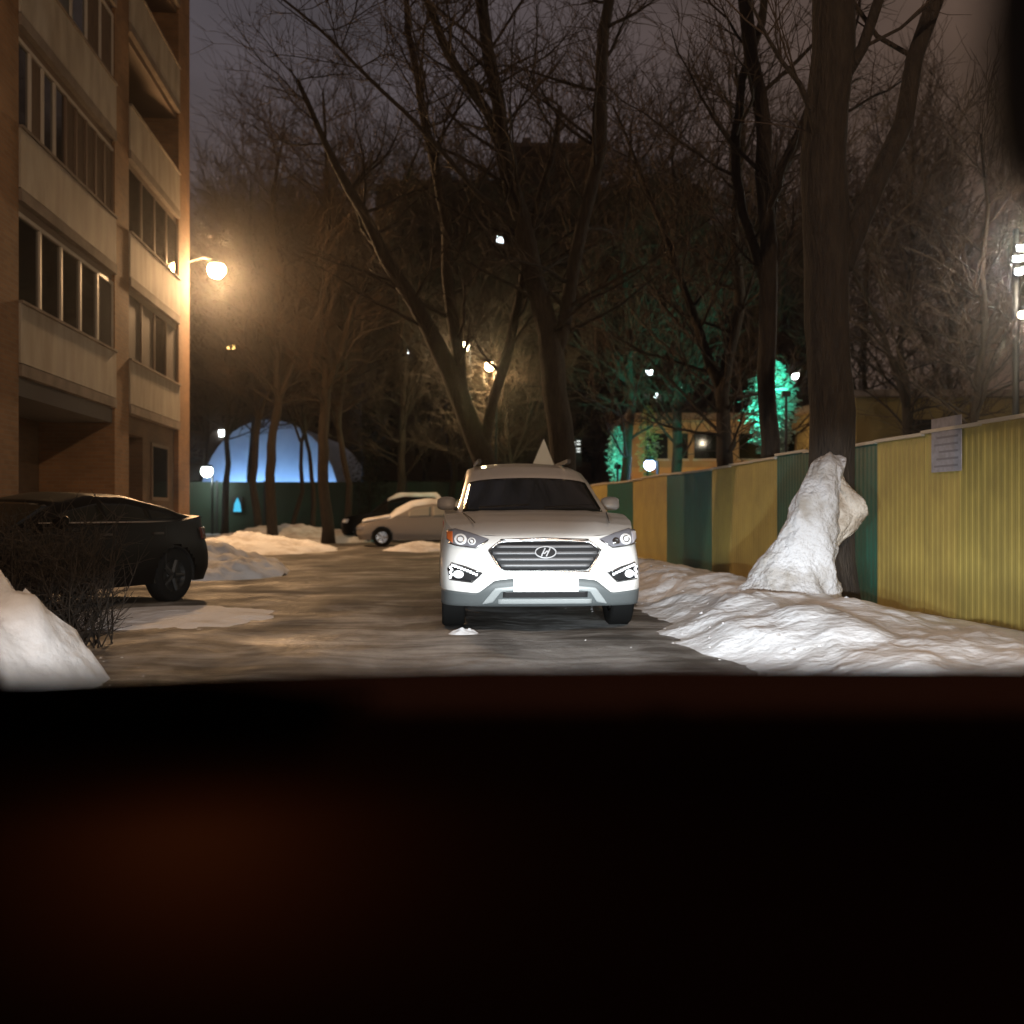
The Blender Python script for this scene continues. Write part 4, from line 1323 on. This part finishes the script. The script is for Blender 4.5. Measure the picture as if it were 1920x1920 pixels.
rb_y = 34.0
rb = thing('low_building', 'olive walled building behind the fence at the right edge', 'building', (X(1605, rb_y), rb_y, 0))
MB().box((0, 0, 0), (9, 7, Z(745, rb_y))).build('wall', mat('olive render', (.26, .20, .08), .9, color2=(.2, .16, .07), noise_scale=.7), rb)
MB().box((-.3, -.4, Z(745, rb_y) + .003), (9.3, 7.4, Z(745, rb_y) + .22)).build('roof', M_slab, rb)
for k in range(3):
    MB().box((1.6 + 2.5 * k, -.03, 3.0), (3.0 + 2.5 * k, -.003, 4.2)).build('window', M_glass, rb)

# floodlight mast at the right edge
mp_ = P(1912, 470, 26)
ms = thing('floodlight_mast', 'mast with clustered white floodlights at the right edge of the view', 'floodlight', (mp_.x, mp_.y, 0))
MB().tube([((0, .2, 0), .1), ((0, .2, mp_.z + .6), .07)], 8).build('pole', M_black, ms, True)
for k, (dx, dz) in enumerate(((0, .05), (-.10, -.22), (.1, -.2), (-.05, -.55), (.12, -.5))):
    lx = mp_.x * 0 + dx
    MB().box((lx - .10, -.05, mp_.z + dz - .07), (lx + .10, .12, mp_.z + dz + .07)).build('floodlight', M_black, ms)
    MB().box((lx - .085, -.06, mp_.z + dz - .055), (lx + .085, -.052, mp_.z + dz + .055)).build('lamp_glass', emission('flood white', (.85, .95, 1), 420), ms)
q = point_light('mast_light', (0, 0, 0), 520, (1, .82, .58), .3); q.parent = ms; q.location = (0, -.6, mp_.z - .1)
yard_lamp(1916, 590, 24, .09, (1, .85, .6), 22, 'small warm lamp under the white floodlights at the right edge', 250)

# snowy evergreens lit teal
M_fol = mat('snowy needles', (.30, .42, .38), .8)
M_fol2 = mat('autumn leaves', (.34, .24, .10), .8)
def evergreen(px0, px1, pyb, pyt, Y, lab, seed, m_=M_fol, n=2600, cone=True, cat='tree', name='spruce_tree', spot=None):
    rnd = random.Random(seed)
    c_ = P((px0 + px1) / 2, 960, Y); zb_, zt = Z(pyb, Y), Z(pyt, Y)
    rad = (px1 - px0) / 2 / F * Y
    t_ = thing(name, lab, cat, (c_.x, Y, 0))
    MB().tube([((0, 0, 0), .1), ((0, 0, zt * .95), .02)], 7).build('trunk', M_bark, t_)
    mb = MB()
    for i in range(n):
        f = rnd.random() ** (.7 if cone else .9)
        layer = math.floor(f * 9) / 9
        prof = (1 - f) ** .7 if cone else math.sin(math.pi * min(1, f * .93 + .07)) ** .6
        prof *= 1 - .35 * ((f * 9) % 1)
        r = rad * prof * math.sqrt(rnd.random()) * rnd.uniform(.75, 1.15)
        a = rnd.uniform(0, 6.283)
        if fbm(a * 1.2, f * 5, seed) < -.25: continue
        p = Vector((r * math.cos(a), r * math.sin(a), zb_ + (zt - zb_) * f))
        d = Vector((math.cos(a), math.sin(a), rnd.uniform(-.7, .1))) * rnd.uniform(.10, .26) * (rad * .45 + .25)
        s_ = d.cross(Vector((0, 0, 1))).normalized() * rnd.uniform(.02, .045)
        mb.add([p - s_, p + s_, p + d * .6 + s_ * 1.6 + Vector((0, 0, .02)), p + d, p + d * .6 - s_ * 1.6], [(0, 1, 2, 3, 4)])
    mb.build('crown', m_, t_)
    return t_
M_dkfol = mat('dark needles', (.018, .022, .014), .9)
evergreen(640, 745, 980, 770, 52, 'dense dark evergreen between the blue lit hall and the parked cars', 51, m_=M_dkfol, n=4200, cone=False)
def green_lamp(px, py, Y, pw, lab, col=(.08, 1.0, .66), aim=None):
    p = P(px, py, Y)
    t_ = thing('spotlight', lab, 'spotlight', (p.x, p.y, 0), 0)
    MB().tube([((0, 0, 0), .04), ((0, 0, p.z - .12), .035)], 6).build('post', M_black, t_)
    MB().box((-.1, -.08, p.z - .12), (.1, .1, p.z + .02)).build('housing', M_black, t_)
    q = point_light('spotlight_light', (0, 0, 0), pw, col, .015); q.parent = t_; q.location = (0, 0, p.z + .12)
    q.data.type = 'SPOT'; q = bpy.data.objects[q.name]; q.data.spot_size = R(95); q.data.spot_blend = .8
    q.rotation_euler = Vector(aim).to_track_quat('-Z', 'Y').to_euler()
evergreen(1392, 1500, 850, 676, 29, 'snowy spruce lit teal behind the fence left of the thick tree', 41, n=5200, cone=False)
green_lamp(1474, 735, 26.6, 1900, 'teal spotlight shining up the snowy spruce', aim=(-.35, 1, .12))
evergreen(1136, 1176, 905, 800, 33, 'narrow evergreen lit teal just right of the white car', 42, n=1500, cone=False)
green_lamp(1158, 872, 31.0, 520, 'teal spotlight at the foot of the narrow evergreen', aim=(0, 1, .35))
evergreen(1190, 1240, 900, 760, 34, 'small orange lit bush tree left of the low building', 43, m_=M_fol2, n=1200, cone=False, name='leafy_tree')
#evergreen(885, 985, 900, 655, 42.5, 'tree with leftover leaves lit orange by the warm lamps', 44, m_=M_fol2, n=2600, cone=False, name='leafy_tree')
#evergreen(800, 860, 900, 740, 45, 'dim leafy tree left of the warm lamps', 45, m_=M_fol2, n=1300, cone=False, name='leafy_tree')
sgn = thing('lit_sign', 'small white lit sign with two rows of marks above the white car', 'sign', P(1075, 843, 50))
MB().box((-.42, 0, -.85), (.42, .08, .6)).build('board', M_black, sgn)
for r_ in range(2):
    for c_ in range(3):
        for h_ in range(2):
            x0 = -.34 + .25 * c_
            MB().box((x0, -.02, .28 - .36 * r_ - .14 * h_ + .05 * c_), (x0 + .18, -.003, .33 - .36 * r_ - .14 * h_ + .05 * c_)).build('letter', emission('sign glow', (.9, .95, .9), 1.4 if r_ == 0 else .9), sgn)
MB().tube([((0, .12, -4.2), .05), ((0, .12, .6), .05)], 6).build('post', M_black, sgn)

# ------------------------------------------------------------------ the car we sit in
own = thing('driver_car', 'dark car interior in the foreground, dashboard filling the lower third', 'car', (0, 0, 0))
M_dash = mat('dashboard plastic', (0.010, 0.0045, 0.0035), 1.0, spec=0, bump=.25, bump_scale=400)
M_dash2 = mat('instrument hood plastic', (0.002, 0.0015, 0.0015), 1.0, spec=0)
# dashboard: far edge, top pad, front face
def dash_far(x):
    px = 960 + F * x / 1.12
    yp = interp([(-400, 1300), (0, 1281), (430, 1263), (800, 1251), (1100, 1249), (1920, 1250), (2400, 1256)], px)
    return H - (yp - 960) / F * 1.12
g = []
xs = [-.62 + 1.9 * i / 76 for i in range(77)]
for x in xs:
    zf_ = dash_far(x)
    g.append([(x, 1.34, zf_ - .12), (x, 1.20, zf_ - .02), (x, 1.12, zf_), (x, 1.05, zf_ + .004), (x, .90, zf_ + .008), (x, .74, zf_ + .004), (x, .66, zf_ - .008), (x, .63, zf_ - .025), (x, .615, zf_ - .08), (x, .61, zf_ - .15), (x, .65, zf_ - .24), (x, .59, zf_ - .32), (x, .61, zf_ - .60), (x, .9, zf_ - .64)])
MB().grid(g).build('dashboard', M_dash, own, True)
# instrument hood in front of the driver
g = []
x0, x1 = -.50, -.088
for i in range(31):
    t_ = i / 30
    x = x0 + (x1 - x0) * t_
    e = 1 - smoothstep(.75, 1.0, t_)
    top_z = H - (1306 - 960) / F * .52
    lip_z = H - (1414 + 14 * (1 - t_) - 960) / F * .44
    g.append([(x, .70, lip_z - .03), (x, .60, (top_z - .0) * e + (1 - e) * lip_z), (x, .50, top_z * e + (1 - e) * lip_z), (x, .45, (top_z * .55 + lip_z * .45) * e + (1 - e) * lip_z), (x, .44, lip_z), (x, .47, lip_z + .002)])
MB().grid(g).build('instrument_hood', M_dash2, own, True)
# amber gauge light under the hood of the instruments
q = point_light('gauge_light', (-.20, .54, .985), .75, (1, .50, .17), .004)
q.parent = own
q = point_light('cabin_fill_light', (.42, .26, .70), .5, (1, .36, .18), .01)  # unseen fill lamp added to warm the dark dashboard
q.parent = own
# rear-view mirror
mr = MB()
mc = (.293, .42, 1.334)
gg = []
for i in range(13):
    t_ = math.pi * i / 12
    row = []
    for j in range(25):
        q_ = 2 * math.pi * j / 24
        sx_, sy_ = math.cos(q_), math.sin(q_)
        k_ = (abs(sx_) ** 4 + abs(sy_) ** 4) ** -.25
        row.append((mc[0] + .100 * math.sin(t_) ** .5 * sx_ * k_, mc[1] + .02 * math.cos(t_), mc[2] + .072 * math.sin(t_) ** .5 * sy_ * k_ + .02 * sx_))
    gg.append(row)
mr.grid(gg).build('rear_view_mirror', M_black, own, True)
MB().tube([((.31, .43, 1.36), .012), ((.31, .46, 1.46), .012)], 8).build('mirror_stem', M_black, own)
# body round us: roof, pillars, bonnet, headlights
M_own = mat('own car paint', (.05, .05, .055), .3, coat=.6)
cxm = .33
MB().box((cxm - .62, -1.6, 1.56), (cxm + .62, .34, 1.60)).build('roof', M_own, own)
for sg in (-1, 1):
    MB().tube([((cxm + sg * 1.05, 1.42, .82), .035), ((cxm + sg * .70, .34, 1.57), .035)], 8).build('pillar', M_own, own)
    MB().box((cxm + sg * .86, -1.5, .3), (cxm + sg * .82, 1.1, .93)).build('door', M_own, own)
g = []
for i in range(13):
    y = 1.36 + .82 * i / 12
    g.append([(cxm + u, y, .83 - .09 * (i / 12) ** 1.6 - .05 * abs(u) ** 2 + .0) for u in [-.85 + 1.7 * k / 12 for k in range(13)]])
MB().grid(g).build('hood', M_own, own, True)
MB().box((cxm - .85, 2.08, .25), (cxm + .85, 2.20, .70)).build('bumper', M_own, own)

# windscreen: a film of dirt in the glass scatters lamp light forward
ws = bpy.data.materials.new('dirty windscreen')
ws.use_nodes = True
wnt = ws.node_tree
wnt.nodes.clear()
wout = wnt.nodes.new('ShaderNodeOutputMaterial')
vs = wnt.nodes.new('ShaderNodeVolumeScatter')
vs.inputs['Color'].default_value = (1, 1, 1, 1)
vs.inputs['Density'].default_value = 2.2
vs.inputs['Anisotropy'].default_value = 0.975
wnt.links.new(vs.outputs[0], wout.inputs['Volume'])
g1 = []
for i in range(9):
    t_ = i / 8
    row = []
    for k in range(15):
        u = -1 + 2 * k / 14
        w = 1.02 + (.70 - 1.02) * t_
        y = 1.42 + (.33 - 1.42) * t_ - .10 * u * u * (1 - .4 * t_)
        z = .86 + (1.555 - .86) * t_
        row.append((cxm + u * w, y, z))
    g1.append(row)
TH = .006
bk = [[(x, y - TH * .65, z - TH * .75) for x, y, z in r_] for r_ in g1]
wo_ = MB().shell(g1, bk).build('windscreen', ws, own, True)
import bmesh
bm_ = bmesh.new(); bm_.from_mesh(wo_.data)
bmesh.ops.remove_doubles(bm_, verts=bm_.verts, dist=1e-5)
bmesh.ops.recalc_face_normals(bm_, faces=bm_.faces)
bm_.to_mesh(wo_.data); bm_.free()

# low beams: cut-off just above the horizontal, rising to the right
def headlamp(x):
    o = point_light('headlamp_light', (x, 2.26, .62), 2600, (1.0, .97, .93), .05)
    o.parent = own
    ld = o.data
    ld.energy = 4000
    ld.color = (.88, .96, 1)
    ld.use_nodes = True
    t = ld.node_tree
    t.nodes.clear()
    out = t.nodes.new('ShaderNodeOutputLight')
    em = t.nodes.new('ShaderNodeEmission')
    tcn = t.nodes.new('ShaderNodeTexCoord')
    sep = t.nodes.new('ShaderNodeSeparateXYZ')
    t.links.new(tcn.outputs['Normal'], sep.inputs[0])
    def mth(op, a, b_=None, c_=None, clamp=False):
        n = t.nodes.new('ShaderNodeMath'); n.operation = op; n.use_clamp = clamp
        for i_, v_ in enumerate((a, b_, c_)):
            if v_ is None: continue
            if isinstance(v_, (int, float)): n.inputs[i_].default_value = v_
            else: t.links.new(v_, n.inputs[i_])
        return n.outputs[0]
    sx_, sy_, sz_ = sep.outputs
    fwd = mth('MAXIMUM', sy_, .001)
    az = mth('ARCTAN2', sx_, fwd)                    # radians, + to the right
    el = mth('ARCSINE', sz_)
    # cut-off height: level on the left, up to the right
    cut = mth('ADD', mth('MULTIPLY', mth('MAXIMUM', mth('SUBTRACT', az, .10), 0.0), .55), .030)
    cut = mth('MINIMUM', cut, .13)
    cut = mth('SUBTRACT', cut, mth('MULTIPLY', mth('MAXIMUM', mth('SUBTRACT', mth('MULTIPLY', az, -1.0), .15), 0.0), .15))
    edge = t.nodes.new('ShaderNodeMapRange'); edge.interpolation_type = 'SMOOTHSTEP'
    t.links.new(mth('SUBTRACT', el, cut), edge.inputs['Value'])
    edge.inputs['From Min'].default_value = -.012; edge.inputs['From Max'].default_value = .035
    edge.inputs['To Min'].default_value = 1; edge.inputs['To Max'].default_value = .012
    # dimmer far below the axis
    down = mth('POWER', 2.718, mth('MULTIPLY', mth('ABSOLUTE', mth('ADD', el, .005)), -9.0))
    down = mth('ADD', mth('MULTIPLY', down, .88), .12)
    wide = mth('POWER', 2.718, mth('MULTIPLY', mth('POWER', mth('ABSOLUTE', mth('DIVIDE', mth('SUBTRACT', az, .12), .36)), 2.0), -1.0))
    wide = mth('ADD', mth('MULTIPLY', wide, .84), .16)
    front = mth('GREATER_THAN', sy_, .15)
    tot = mth('MULTIPLY', mth('MULTIPLY', edge.outputs[0], down), mth('MULTIPLY', wide, front))
    t.links.new(tot, em.inputs['Strength'])
    t.links.new(em.outputs[0], out.inputs[0])
    MB().box((x - .14, 2.16, .54), (x + .14, 2.215, .69)).build('headlight', M_lamp_bright, own)
for x in (-.24, .98):
    headlamp(x)
